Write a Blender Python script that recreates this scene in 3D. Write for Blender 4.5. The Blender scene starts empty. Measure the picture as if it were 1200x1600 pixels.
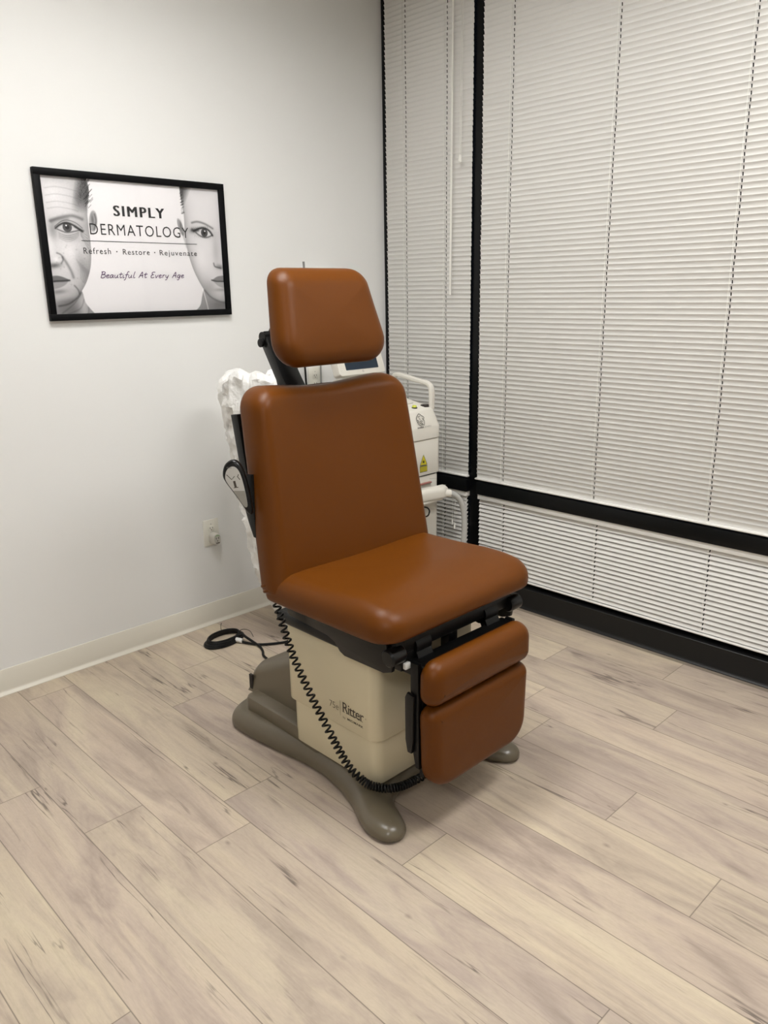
import bpy, bmesh, math, random
import numpy as np
from mathutils import Vector, Matrix, geometry

random.seed(7)
SC = bpy.context.scene
COL = SC.collection

# ------------------------------------------------------------------ camera
F_PX = 1226.46
YAW, PITCH, ROLL = 0.770152518, 0.273971109, -0.0167949647
cam_d = bpy.data.cameras.new('camera')
cam = bpy.data.objects.new('camera', cam_d)
COL.objects.link(cam)
cam_d.sensor_fit = 'VERTICAL'
cam_d.sensor_height = 36.0
cam_d.lens = 36.0 * F_PX / 1600.0
cam_d.clip_start = 0.05
fw = Vector((math.sin(YAW) * math.cos(PITCH), math.cos(YAW) * math.cos(PITCH), -math.sin(PITCH)))
rt = Vector((math.cos(YAW), -math.sin(YAW), 0))
up = rt.cross(fw)
r2 = rt * math.cos(ROLL) + up * math.sin(ROLL)
u2 = -rt * math.sin(ROLL) + up * math.cos(ROLL)
rot = Matrix((r2, u2, -fw)).transposed().to_4x4()
cam.matrix_world = Matrix.Translation((-2.962, -3.0475, 1.5)) @ rot
SC.camera = cam

# ------------------------------------------------------------------ world and exposure
w = bpy.data.worlds.new('night')
SC.world = w
w.use_nodes = True
w.node_tree.nodes['Background'].inputs[0].default_value = (0.010, 0.013, 0.020, 1)
w.node_tree.nodes['Background'].inputs[1].default_value = 0.3
SC.view_settings.view_transform = 'Standard'
SC.view_settings.look = 'None'
SC.view_settings.gamma = 1.0
SC.view_settings.use_curve_mapping = False
SC.view_settings.exposure = 0.0
LIGHT_STRENGTH = 22.0
LIGHT_COLOR = (1.0, 0.99, 0.97)
LIGHTS = [(-1.75, -1.27), (-1.00, -2.75), (-4.10, -3.60)]      # ceiling troffers (x, y); the third is an unseen panel added for fill

# ------------------------------------------------------------------ materials
def S(c):
    return tuple(((v / 255.0) / 12.92 if v / 255.0 <= 0.04045 else ((v / 255.0 + 0.055) / 1.055) ** 2.4) for v in c)

def mat(name, col, rough=0.5, metal=0.0, bump=None, coat=0.0, spec=0.5, var=0.0):
    m = bpy.data.materials.new(name)
    m.use_nodes = True
    nt = m.node_tree
    b = nt.nodes['Principled BSDF']
    b.inputs['Base Color'].default_value = (*col, 1)
    b.inputs['Roughness'].default_value = rough
    b.inputs['Metallic'].default_value = metal
    b.inputs['Specular IOR Level'].default_value = spec
    b.inputs['Coat Weight'].default_value = coat
    tc = nt.nodes.new('ShaderNodeTexCoord')
    if bump:
        scale, strength, dist = bump
        n = nt.nodes.new('ShaderNodeTexNoise')
        n.inputs['Scale'].default_value = scale
        n.inputs['Detail'].default_value = 3
        nt.links.new(tc.outputs['Object'], n.inputs['Vector'])
        bp = nt.nodes.new('ShaderNodeBump')
        bp.inputs['Strength'].default_value = strength
        bp.inputs['Distance'].default_value = dist
        nt.links.new(n.outputs['Fac'], bp.inputs['Height'])
        nt.links.new(bp.outputs['Normal'], b.inputs['Normal'])
    if var:
        n2 = nt.nodes.new('ShaderNodeTexNoise')
        n2.inputs['Scale'].default_value = 3.0
        nt.links.new(tc.outputs['Object'], n2.inputs['Vector'])
        mr = nt.nodes.new('ShaderNodeMapRange')
        mr.inputs['To Min'].default_value = 1 - var
        mr.inputs['To Max'].default_value = 1 + var
        nt.links.new(n2.outputs['Fac'], mr.inputs['Value'])
        mx = nt.nodes.new('ShaderNodeMix')
        mx.data_type = 'RGBA'
        mx.blend_type = 'MULTIPLY'
        mx.inputs['Factor'].default_value = 1
        mx.inputs['A'].default_value = (*col, 1)
        nt.links.new(mr.outputs['Result'], mx.inputs['B'])
        nt.links.new(mx.outputs['Result'], b.inputs['Base Color'])
    return m

M = {}
M['wall'] = mat('wall_paint', (0.77, 0.77, 0.755), 0.55, bump=(220, 0.05, 0.002))
M['ceil'] = mat('ceiling_tile', (0.72, 0.72, 0.70), 0.9, bump=(90, 0.2, 0.003))
M['cove'] = mat('cove_base_vinyl', (0.66, 0.625, 0.54), 0.42)
M['black_base'] = mat('black_base', (0.007, 0.007, 0.007), 0.42, spec=0.3)
M['frame'] = mat('black_aluminium', (0.002, 0.0024, 0.003), 0.36, spec=0.25)
M['frame_black'] = mat('frame_black', (0.0022, 0.0024, 0.003), 0.5, spec=0.12)
M['blind'] = mat('blind_white', (0.72, 0.71, 0.68), 0.42)
M['cord'] = mat('cord_white', (0.80, 0.79, 0.74), 0.6)
M['leather'] = mat('tan_leather', (0.109, 0.0305, 0.0010), 0.40, bump=(420, 0.10, 0.0015), var=0.06, spec=0.20)
M['cream'] = mat('cream_plastic', (0.63, 0.56, 0.39), 0.27, bump=(300, 0.04, 0.001))
M['taupe'] = mat('taupe_plastic', (0.125, 0.103, 0.068), 0.30, bump=(60, 0.03, 0.002))
M['black'] = mat('black_steel', (0.0025, 0.0025, 0.0025), 0.4, spec=0.3)
M['satin'] = mat('satin_black_plastic', (0.004, 0.004, 0.004), 0.28, spec=0.35)
M['rubber'] = mat('black_rubber', (0.003, 0.003, 0.003), 0.45, spec=0.3)
M['chrome'] = mat('bright_steel', (0.6, 0.6, 0.6), 0.25, 1.0)
M['grey_face'] = mat('grey_face', (0.46, 0.45, 0.42), 0.4)
M['grey_face2'] = mat('grey_face_lower', (0.25, 0.24, 0.21), 0.4)
M['ink'] = mat('dark_print', (0.045, 0.032, 0.022), 0.5)
M['black_ink'] = mat('black_print', (0.008, 0.008, 0.009), 0.5)
M['grey_ink'] = mat('grey_print', (0.14, 0.13, 0.12), 0.5)
M['purple_ink'] = mat('purple_print', (0.075, 0.018, 0.10), 0.5)
M['machine'] = mat('machine_white', (0.68, 0.655, 0.59), 0.35)
M['machine_lo'] = mat('machine_lower', (0.62, 0.60, 0.54), 0.38)
M['gap'] = mat('dark_gap', (0.02, 0.015, 0.012), 0.7)
M['screen'] = mat('dark_screen', (0.010, 0.022, 0.040), 0.12)
M['yellow'] = mat('label_yellow', (0.60, 0.52, 0.02), 0.45)
M['lime'] = mat('lime_button', (0.58, 0.62, 0.07), 0.35)
M['red'] = mat('red_print', (0.30, 0.12, 0.10), 0.5)
M['hose'] = mat('grey_hose', (0.42, 0.42, 0.40), 0.25)
M['outlet'] = mat('outlet_ivory', (0.74, 0.72, 0.64), 0.35)
M['plug_grey'] = mat('plug_grey', (0.50, 0.48, 0.43), 0.4)
M['green'] = mat('green_print', (0.20, 0.42, 0.16), 0.5)
M['bag'] = mat('white_bag', (0.78, 0.775, 0.75), 0.30, bump=(22, 0.8, 0.02))
M['rod'] = mat('grey_rod', (0.25, 0.25, 0.245), 0.4)
M['whitebox'] = mat('white_box', (0.74, 0.73, 0.69), 0.35)
M['tape'] = mat('white_tape', (0.70, 0.69, 0.66), 0.5, bump=(200, 0.3, 0.002))
M['warm_rail'] = mat('blind_rail', (0.78, 0.77, 0.73), 0.3)

def emission(name, col, s):
    m = bpy.data.materials.new(name)
    m.use_nodes = True
    nt = m.node_tree
    nt.nodes.remove(nt.nodes['Principled BSDF'])
    e = nt.nodes.new('ShaderNodeEmission')
    e.inputs[0].default_value = (*col, 1)
    e.inputs[1].default_value = s
    nt.links.new(e.outputs[0], nt.nodes['Material Output'].inputs[0])
    return m

def glass(name, tint, ior=1.45, rough=0.0, boost=1.0):
    m = bpy.data.materials.new(name)
    m.use_nodes = True
    nt = m.node_tree
    nt.nodes.remove(nt.nodes['Principled BSDF'])
    t = nt.nodes.new('ShaderNodeBsdfTransparent')
    t.inputs[0].default_value = (*tint, 1)
    g = nt.nodes.new('ShaderNodeBsdfGlossy')
    g.inputs['Roughness'].default_value = rough
    f = nt.nodes.new('ShaderNodeFresnel')
    f.inputs[0].default_value = ior
    mx = nt.nodes.new('ShaderNodeMixShader')
    nt.links.new(f.outputs[0], mx.inputs[0])
    nt.links.new(t.outputs[0], mx.inputs[1])
    nt.links.new(g.outputs[0], mx.inputs[2])
    nt.links.new(mx.outputs[0], nt.nodes['Material Output'].inputs[0])
    return m

M['tube_light'] = emission('lamp_diffuser', LIGHT_COLOR, LIGHT_STRENGTH)
M['window_glass'] = glass('window_glass', (0.55, 0.58, 0.6))
M['poster_glass'] = glass('poster_glass', (1.0, 1.0, 1.0), 1.22, 0.02)

# floor: planks carry a random tint and local plank coordinates
def floor_material():
    m = bpy.data.materials.new('vinyl_planks')
    m.use_nodes = True
    nt = m.node_tree
    N, L = nt.nodes, nt.links
    b = N['Principled BSDF']
    uv = N.new('ShaderNodeUVMap'); uv.uv_map = 'plank'
    at = N.new('ShaderNodeAttribute'); at.attribute_name = 'tint'
    sep = N.new('ShaderNodeSeparateXYZ'); L.new(uv.outputs[0], sep.inputs[0])
    sc = N.new('ShaderNodeSeparateColor'); L.new(at.outputs['Color'], sc.inputs[0])
    def math_(op, a, bb=None, clamp=False):
        n = N.new('ShaderNodeMath'); n.operation = op; n.use_clamp = clamp
        for i, v in enumerate((a, bb)):
            if v is None: continue
            if isinstance(v, (int, float)): n.inputs[i].default_value = v
            else: L.new(v, n.inputs[i])
        return n.outputs[0]
    def vec(x, y, z):
        n = N.new('ShaderNodeCombineXYZ')
        for i, v in enumerate((x, y, z)):
            if isinstance(v, (int, float)): n.inputs[i].default_value = v
            else: L.new(v, n.inputs[i])
        return n.outputs[0]
    def noise(v, scale, detail=4, rough=0.6, dist=0.0):
        n = N.new('ShaderNodeTexNoise')
        n.inputs['Scale'].default_value = scale
        n.inputs['Detail'].default_value = detail
        n.inputs['Roughness'].default_value = rough
        n.inputs['Distortion'].default_value = dist
        L.new(v, n.inputs['Vector'])
        return n.outputs['Fac']
    def ramp(v, stops):
        n = N.new('ShaderNodeValToRGB')
        el = n.color_ramp.elements
        while len(el) < len(stops): el.new(0.5)
        for e, (p, c) in zip(el, stops):
            e.position = p; e.color = (*c, 1) if len(c) == 3 else c
        L.new(v, n.inputs[0])
        return n.outputs[0]
    def mix(bl, fac, a, bb):
        n = N.new('ShaderNodeMix'); n.data_type = 'RGBA'; n.blend_type = bl
        if isinstance(fac, (int, float)): n.inputs['Factor'].default_value = fac
        else: L.new(fac, n.inputs['Factor'])
        for k, v in (('A', a), ('B', bb)):
            if isinstance(v, tuple): n.inputs[k].default_value = (*v, 1)
            else: L.new(v, n.inputs[k])
        return n.outputs['Result']
    U, V = sep.outputs[0], sep.outputs[1]
    seed = math_('MULTIPLY', sc.outputs[0], 97.0)
    seed2 = math_('MULTIPLY', sc.outputs[1], 53.0)
    base_v = vec(math_('MULTIPLY', U, 9.0), math_('MULTIPLY', V, 1.5), seed)
    big = noise(base_v, 1.0, 4, 0.6, 1.2)
    cloud = noise(vec(math_('MULTIPLY', U, 7.0), math_('MULTIPLY', V, 5.0), seed2), 1.0, 4, 0.65, 0.5)
    grain = noise(vec(math_('MULTIPLY', U, 85.0), math_('MULTIPLY', V, 3.0), seed), 1.0, 6, 0.65, 0.5)
    fine = noise(vec(math_('MULTIPLY', U, 240.0), math_('MULTIPLY', V, 60.0), seed2), 1.0, 3, 0.6)
    col = ramp(big, [(0.28, S((176, 164, 153))), (0.43, S((199, 186, 174))), (0.55, S((211, 199, 183))), (0.72, S((220, 210, 190)))])
    tint = ramp(sc.outputs[1], [(0.0, S((190, 179, 172))), (0.3, S((214, 202, 190))), (0.65, S((224, 215, 197))), (0.85, S((214, 206, 186))), (1.0, S((196, 185, 174)))])
    col = mix('MULTIPLY', 0.9, col, mix('MIX', 0.35, tint, (1, 1, 1)))
    col = mix('MULTIPLY', 0.45, col, ramp(cloud, [(0.3, (0.80, 0.79, 0.80)), (0.5, (1, 1, 1)), (0.72, (1.0, 0.985, 0.945))]))
    col = mix('MULTIPLY', 0.32, col, ramp(grain, [(0.28, (0.55, 0.52, 0.49)), (0.48, (0.93, 0.92, 0.91)), (0.7, (1, 1, 1))]))
    col = mix('MULTIPLY', 0.30, col, ramp(fine, [(0.3, (0.80, 0.79, 0.78)), (0.6, (1, 1, 1))]))
    # dark cracks following the grain, in sparse patches
    crack = noise(vec(math_('MULTIPLY', U, 16.0), math_('MULTIPLY', V, 0.8), seed2), 1.0, 5, 0.5, 0.15)
    line = math_('ABSOLUTE', math_('SUBTRACT', crack, 0.5))
    halo = ramp(line, [(0.0, (1, 1, 1)), (0.012, (0.25, 0.25, 0.25)), (0.035, (0, 0, 0))])
    line = ramp(line, [(0.0, (1, 1, 1)), (0.0040, (0.75, 0.75, 0.75)), (0.0095, (0, 0, 0))])
    patch = ramp(noise(vec(math_('MULTIPLY', U, 8.0), math_('MULTIPLY', V, 2.6), seed), 1.0, 3, 0.55), [(0.52, (0, 0, 0)), (0.62, (1, 1, 1))])
    def chan(v):
        n = N.new('ShaderNodeSeparateColor'); L.new(v, n.inputs[0]); return n.outputs[0]
    col = mix('MIX', math_('MULTIPLY', chan(mix('MULTIPLY', 1.0, halo, patch)), 0.30), col, S((140, 126, 114)))
    col = mix('MIX', math_('MULTIPLY', chan(mix('MULTIPLY', 1.0, line, patch)), 0.80), col, S((84, 74, 68)))
    # small knots
    vo = N.new('ShaderNodeTexVoronoi'); vo.inputs['Scale'].default_value = 1.0
    L.new(vec(math_('MULTIPLY', U, 7.0), math_('MULTIPLY', V, 4.0), seed), vo.inputs['Vector'])
    kn = ramp(vo.outputs['Distance'], [(0.0, (0.8, 0.8, 0.8)), (0.022, (0.45, 0.45, 0.45)), (0.06, (0, 0, 0))])
    ks = N.new('ShaderNodeSeparateColor'); L.new(kn, ks.inputs[0])
    col = mix('MIX', math_('MULTIPLY', ks.outputs[0], 0.7), col, S((92, 80, 72)))
    # seams
    uv2 = N.new('ShaderNodeUVMap'); uv2.uv_map = 'edge'
    s2 = N.new('ShaderNodeSeparateXYZ'); L.new(uv2.outputs[0], s2.inputs[0])
    W, LN = 0.184, 1.213
    du = math_('MINIMUM', s2.outputs[0], math_('SUBTRACT', W, s2.outputs[0]))
    dv = math_('MINIMUM', s2.outputs[1], math_('SUBTRACT', LN, s2.outputs[1]))
    d = math_('MINIMUM', du, dv)
    seam = N.new('ShaderNodeMapRange'); seam.interpolation_type = 'SMOOTHSTEP'
    seam.inputs['From Min'].default_value = 0.0004; seam.inputs['From Max'].default_value = 0.0022
    seam.inputs['To Min'].default_value = 0.75; seam.inputs['To Max'].default_value = 0.0
    L.new(d, seam.inputs['Value'])
    col = mix('MIX', seam.outputs[0], col, S((100, 90, 79)))
    L.new(col, b.inputs['Base Color'])
    b.inputs['Roughness'].default_value = 0.5
    b.inputs['Specular IOR Level'].default_value = 0.4
    bp = N.new('ShaderNodeBump'); bp.inputs['Strength'].default_value = 0.08; bp.inputs['Distance'].default_value = 0.002
    L.new(grain, bp.inputs['Height']); L.new(bp.outputs[0], b.inputs['Normal'])
    return m
M['floor'] = floor_material()

# ------------------------------------------------------------------ helpers
def root_of(p):
    while p and p.parent: p = p.parent
    return p

def link(name, me, m, parent=None, smooth=True, label=None, origin=None):
    """link a mesh given in world coordinates as one object"""
    if origin is None:
        r = root_of(parent)
        origin = Vector(r['_loc']) if r else Vector((0, 0, 0))
    else:
        origin = Vector(origin)
    me.transform(Matrix.Translation(-origin))
    o = bpy.data.objects.new(name, me)
    COL.objects.link(o)
    if m is not None:
        for mm in (m if isinstance(m, (list, tuple)) else [m]): me.materials.append(mm)
    if smooth:
        me.polygons.foreach_set('use_smooth', [True] * len(me.polygons))
        try: me.set_sharp_from_angle(angle=math.radians(40))
        except Exception: pass
    if parent: o.parent = parent
    else:
        o.location = origin
        o['_loc'] = list(origin)
    if label: o['label'] = label
    me.update()
    return o

def obj(name, bm, m, parent=None, smooth=True, label=None, origin=None):
    bmesh.ops.recalc_face_normals(bm, faces=bm.faces)
    me = bpy.data.meshes.new(name)
    bm.to_mesh(me); bm.free()
    return link(name, me, m, parent, smooth, label, origin)

def thing(name, label, cat, loc, group=None):
    o = bpy.data.objects.new(name, None)
    o.empty_display_size = 0.05
    COL.objects.link(o)
    o.location = loc
    o['_loc'] = list(loc)
    tag(o, label, cat, group)
    return o

def tag(o, label, cat, group=None):
    o['label'] = label; o['category'] = cat
    if group: o['group'] = group
    return o

def struct(name, bm, m, smooth=True):
    o = obj(name, bm, m, None, smooth)
    o['kind'] = 'structure'
    return o

def B(): return bmesh.new()

def add_box(bm, x0, x1, y0, y1, z0, z1, bev=0.0, seg=2, mtx=None):
    vs = [bm.verts.new((x, y, z)) for x in (x0, x1) for y in (y0, y1) for z in (z0, z1)]
    fs = [(0, 1, 3, 2), (4, 6, 7, 5), (0, 4, 5, 1), (2, 3, 7, 6), (0, 2, 6, 4), (1, 5, 7, 3)]
    faces = [bm.faces.new([vs[i] for i in f]) for f in fs]
    bmesh.ops.recalc_face_normals(bm, faces=faces)
    if mtx is not None:
        bmesh.ops.transform(bm, matrix=mtx, verts=vs)
    if bev > 0:
        es = list({e for f in faces for e in f.edges})
        bmesh.ops.bevel(bm, geom=es, offset=bev, segments=seg, profile=0.5, affect='EDGES')
    return bm

def box(*a, **k): return add_box(B(), *a, **k)

def vbox(x0, x1, y0, y1, z0, z1, rad, bev=0.004, seg=6):
    """box with rounded vertical edges and small bevel on the rims"""
    pts = rounded([(x0, y0), (x1, y0), (x1, y1), (x0, y1)], rad, seg)
    return prism([(p[0], p[1], 0) for p in pts], Vector((0, 0, 1)), z0, z1, bev)

def rounded(corners, rad, seg=6):
    out = []
    n = len(corners)
    for i in range(n):
        p = Vector(corners[i][:2]); a = Vector(corners[i - 1][:2]); c = Vector(corners[(i + 1) % n][:2])
        r = rad[i] if isinstance(rad, (list, tuple)) else rad
        if r <= 0: out.append((p.x, p.y)); continue
        d1 = (a - p).normalized(); d2 = (c - p).normalized()
        ang = d1.angle(d2); t = r / math.tan(ang / 2)
        t = min(t, 0.49 * (a - p).length, 0.49 * (c - p).length)
        rr = t * math.tan(ang / 2)
        ctr = p + (d1 + d2).normalized() * (rr / math.sin(ang / 2))
        s = p + d1 * t - ctr; e = p + d2 * t - ctr
        a0 = math.atan2(s.y, s.x); a1 = math.atan2(e.y, e.x)
        da = (a1 - a0 + math.pi) % (2 * math.pi) - math.pi
        for k in range(seg + 1):
            an = a0 + da * k / seg
            out.append((ctr.x + rr * math.cos(an), ctr.y + rr * math.sin(an)))
    return out

def subdivide(pts, step):
    out = []
    n = len(pts)
    for i in range(n):
        a = Vector(pts[i]); b = Vector(pts[(i + 1) % n])
        k = max(1, int((b - a).length / step))
        for j in range(k): out.append(tuple(a.lerp(b, j / k)))
    return out

def normals2(pts):
    n = len(pts)
    area = sum(pts[i][0] * pts[(i + 1) % n][1] - pts[(i + 1) % n][0] * pts[i][1] for i in range(n))
    s = 1 if area > 0 else -1
    out = []
    for i in range(n):
        a = Vector(pts[i - 1]); p = Vector(pts[i]); c = Vector(pts[(i + 1) % n])
        d1 = (p - a).normalized(); d2 = (c - p).normalized()
        n1 = Vector((d1.y, -d1.x)) * s; n2 = Vector((d2.y, -d2.x)) * s
        m_ = (n1 + n2)
        if m_.length < 1e-6: m_ = n1
        m_.normalize()
        k = max(0.4, m_.dot(n1))
        out.append(m_ / k)
    return out

def prism(pts3, axis, h0, h1, bev=0.0):
    """extrude polygon (list of 3D points) along axis from h0 to h1"""
    bm = B()
    axis = Vector(axis).normalized()
    a = [bm.verts.new(Vector(p) + axis * h0) for p in pts3]
    b = [bm.verts.new(Vector(p) + axis * h1) for p in pts3]
    n = len(a)
    f0 = bm.faces.new(a); f1 = bm.faces.new(b)
    for i in range(n): bm.faces.new((a[i], a[(i + 1) % n], b[(i + 1) % n], b[i]))
    bmesh.ops.recalc_face_normals(bm, faces=bm.faces)
    if bev > 0:
        es = list(set(f0.edges) | set(f1.edges))
        bmesh.ops.bevel(bm, geom=es, offset=bev, segments=2, profile=0.5, affect='EDGES')
    return bm

def pad(outline, T, r, mapf, dome=0.0, rb=0.012, step=0.02, scales=(0.93, 0.84, 0.72, 0.58, 0.42, 0.25, 0.1), nonconvex=False, kr=7):
    """upholstered pad: outline in (a, b), thickness T, front edge radius r; mapf(a, b, h) -> world"""
    pts = subdivide(outline, step)
    nm = normals2(pts)
    rings = []
    for k in range(4):
        th = math.pi / 2 * k / 3
        rings.append((rb * (1 - math.sin(th)), rb * (1 - math.cos(th))))
    for k in range(kr + 1):
        th = math.pi / 2 * k / kr
        rings.append((r * (1 - math.cos(th)), T - r + r * math.sin(th)))
    bm = B()
    vr = []
    for ins, h in rings:
        vr.append([bm.verts.new(mapf(p[0] - q.x * ins, p[1] - q.y * ins, h)) for p, q in zip(pts, nm)])
    n = len(pts)
    inner = [(p[0] - q.x * r, p[1] - q.y * r) for p, q in zip(pts, nm)]
    cx = sum(p[0] for p in inner) / n; cy = sum(p[1] for p in inner) / n
    if not nonconvex:
        for s in scales:
            vr.append([bm.verts.new(mapf(cx + (p[0] - cx) * s, cy + (p[1] - cy) * s, T + dome * (1 - s * s))) for p in inner])
    for A_, B_ in zip(vr[:-1], vr[1:]):
        for i in range(n): bm.faces.new((A_[i], A_[(i + 1) % n], B_[(i + 1) % n], B_[i]))
    if nonconvex:
        tris = geometry.tessellate_polygon([[Vector((p[0], p[1], 0)) for p in inner]])
        for t in tris:
            try: bm.faces.new([vr[-1][i] for i in t])
            except ValueError: pass
    else:
        c = bm.verts.new(mapf(cx, cy, T + dome))
        for i in range(n): bm.faces.new((vr[-1][i], vr[-1][(i + 1) % n], c))
    bk = geometry.tessellate_polygon([[Vector((p[0] - q.x * rb, p[1] - q.y * rb, 0)) for p, q in zip(pts, nm)]])
    for t in bk:
        try: bm.faces.new([vr[0][i] for i in t])
        except ValueError: pass
    return bm

def smooth_path(pts, n=8, closed=False):
    P = [Vector(p) for p in pts]
    out = []
    m = len(P)
    rng = range(m if closed else m - 1)
    for i in rng:
        if closed: p0, p1, p2, p3 = P[i - 1], P[i], P[(i + 1) % m], P[(i + 2) % m]
        else: p0, p1, p2, p3 = P[max(i - 1, 0)], P[i], P[i + 1], P[min(i + 2, m - 1)]
        for k in range(n):
            t = k / n
            out.append(0.5 * ((2 * p1) + (p2 - p0) * t + (2 * p0 - 5 * p1 + 4 * p2 - p3) * t * t + (3 * p1 - p0 - 3 * p2 + p3) * t ** 3))
    if not closed: out.append(P[-1])
    return out

def tube(path, r, sides=8, bm=None, closed=False, prof=None):
    """sweep a circle (or 2D profile) along a path with parallel transport"""
    bm = bm or B()
    P = [Vector(p) for p in path]
    n = len(P)
    T = []
    for i in range(n):
        if closed: d = P[(i + 1) % n] - P[i - 1]
        else: d = P[min(i + 1, n - 1)] - P[max(i - 1, 0)]
        T.append(d.normalized())
    ref = Vector((0, 0, 1)) if abs(T[0].z) < 0.9 else Vector((1, 0, 0))
    nrm = (ref - T[0] * ref.dot(T[0])).normalized()
    prof = prof or [(r * math.cos(2 * math.pi * k / sides), r * math.sin(2 * math.pi * k / sides)) for k in range(sides)]
    rings = []
    for i in range(n):
        if i: 
            nrm = nrm - T[i] * nrm.dot(T[i])
            nrm.normalize()
        bn = T[i].cross(nrm)
        rings.append([bm.verts.new(P[i] + nrm * a + bn * b) for a, b in prof])
    s = len(prof)
    for i in range(n - 1 + (1 if closed else 0)):
        A_, B_ = rings[i], rings[(i + 1) % n]
        for k in range(s): bm.faces.new((A_[k], A_[(k + 1) % s], B_[(k + 1) % s], B_[k]))
    if not closed:
        bm.faces.new(rings[0]); bm.faces.new(rings[-1])
    return bm

def cyl(p0, p1, r, sides=20, bm=None): return tube([p0, p1], r, sides, bm)

def lathe(profile, centre, axis=Vector((0, 0, 1)), sides=28):
    bm = B()
    axis = Vector(axis).normalized()
    ref = Vector((1, 0, 0)) if abs(axis.x) < 0.9 else Vector((0, 1, 0))
    u = axis.cross(ref).normalized(); v = axis.cross(u)
    rings = []
    for r, h in profile:
        rings.append([bm.verts.new(Vector(centre) + axis * h + (u * math.cos(t) + v * math.sin(t)) * r) for t in [2 * math.pi * k / sides for k in range(sides)]])
    for A_, B_ in zip(rings[:-1], rings[1:]):
        for k in range(sides): bm.faces.new((A_[k], A_[(k + 1) % sides], B_[(k + 1) % sides], B_[k]))
    bm.faces.new(rings[0]); bm.faces.new(rings[-1])
    return bm

def text(name, body, o, u, v, width, height, m, parent, bold=0.0, spacing=1.0, depth=0.0004, shear=0.0, stamp=0.0):
    """printed lettering: fits the text's box to width x height with lower-left corner o"""
    cu = bpy.data.curves.new(name, 'FONT')
    cu.body = body; cu.offset = bold; cu.space_character = spacing; cu.shear = shear
    cu.resolution_u = 3
    t = bpy.data.objects.new(name, cu)
    COL.objects.link(t)
    dg = bpy.context.evaluated_depsgraph_get()
    me = bpy.data.meshes.new_from_object(t.evaluated_get(dg))
    bpy.data.objects.remove(t); bpy.data.curves.remove(cu)
    co = np.zeros(len(me.vertices) * 3); me.vertices.foreach_get('co', co); co = co.reshape(-1, 3)
    mn, mx = co.min(0), co.max(0)
    sx = width / (mx[0] - mn[0]); sy = height / (mx[1] - mn[1]) if height else sx
    u = Vector(u).normalized(); v = Vector(v).normalized(); n = u.cross(v)
    o = Vector(o)
    a = (co[:, 0] - mn[0]) * sx; b_ = (co[:, 1] - mn[1]) * sy
    W = np.outer(a, u) + np.outer(b_, v) + np.array(o + n * depth)
    me.vertices.foreach_set('co', W.ravel())
    if stamp:
        # heavier face: the glyphs overlaid on themselves a hair apart
        bm = bmesh.new(); bm.from_mesh(me)
        base = list(bm.faces)
        for k_ in (-1.0, -0.5, 0.5, 1.0):
            g = bmesh.ops.duplicate(bm, geom=base)['geom']
            off = u * (stamp * k_) + n * (0.00002 * (k_ + 2))
            bmesh.ops.translate(bm, vec=off, verts=[e for e in g if isinstance(e, bmesh.types.BMVert)])
        bm.to_mesh(me); bm.free()
    return link(name, me, m, parent, smooth=False)

def ribbon(lines, wd, n=None, bm=None, o=None, u=None, v=None, lift=0.0005):
    """flat printed strokes; lines are lists of (a, b) in the plane o + a*u + b*v"""
    bm = bm or B()
    o, u, v = Vector(o), Vector(u), Vector(v)
    nn = u.cross(v).normalized()
    for ln in lines:
        P = [Vector((p[0], p[1])) for p in ln]
        L_, R_ = [], []
        for i, p in enumerate(P):
            d = (P[min(i + 1, len(P) - 1)] - P[max(i - 1, 0)])
            if d.length < 1e-9: d = Vector((1, 0))
            d.normalize()
            q = Vector((-d.y, d.x)) * wd / 2
            for S_, pt in ((L_, p + q), (R_, p - q)):
                S_.append(bm.verts.new(o + u * pt.x + v * pt.y + nn * lift))
        for i in range(len(P) - 1): bm.faces.new((L_[i], L_[i + 1], R_[i + 1], R_[i]))
    return bm

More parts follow.
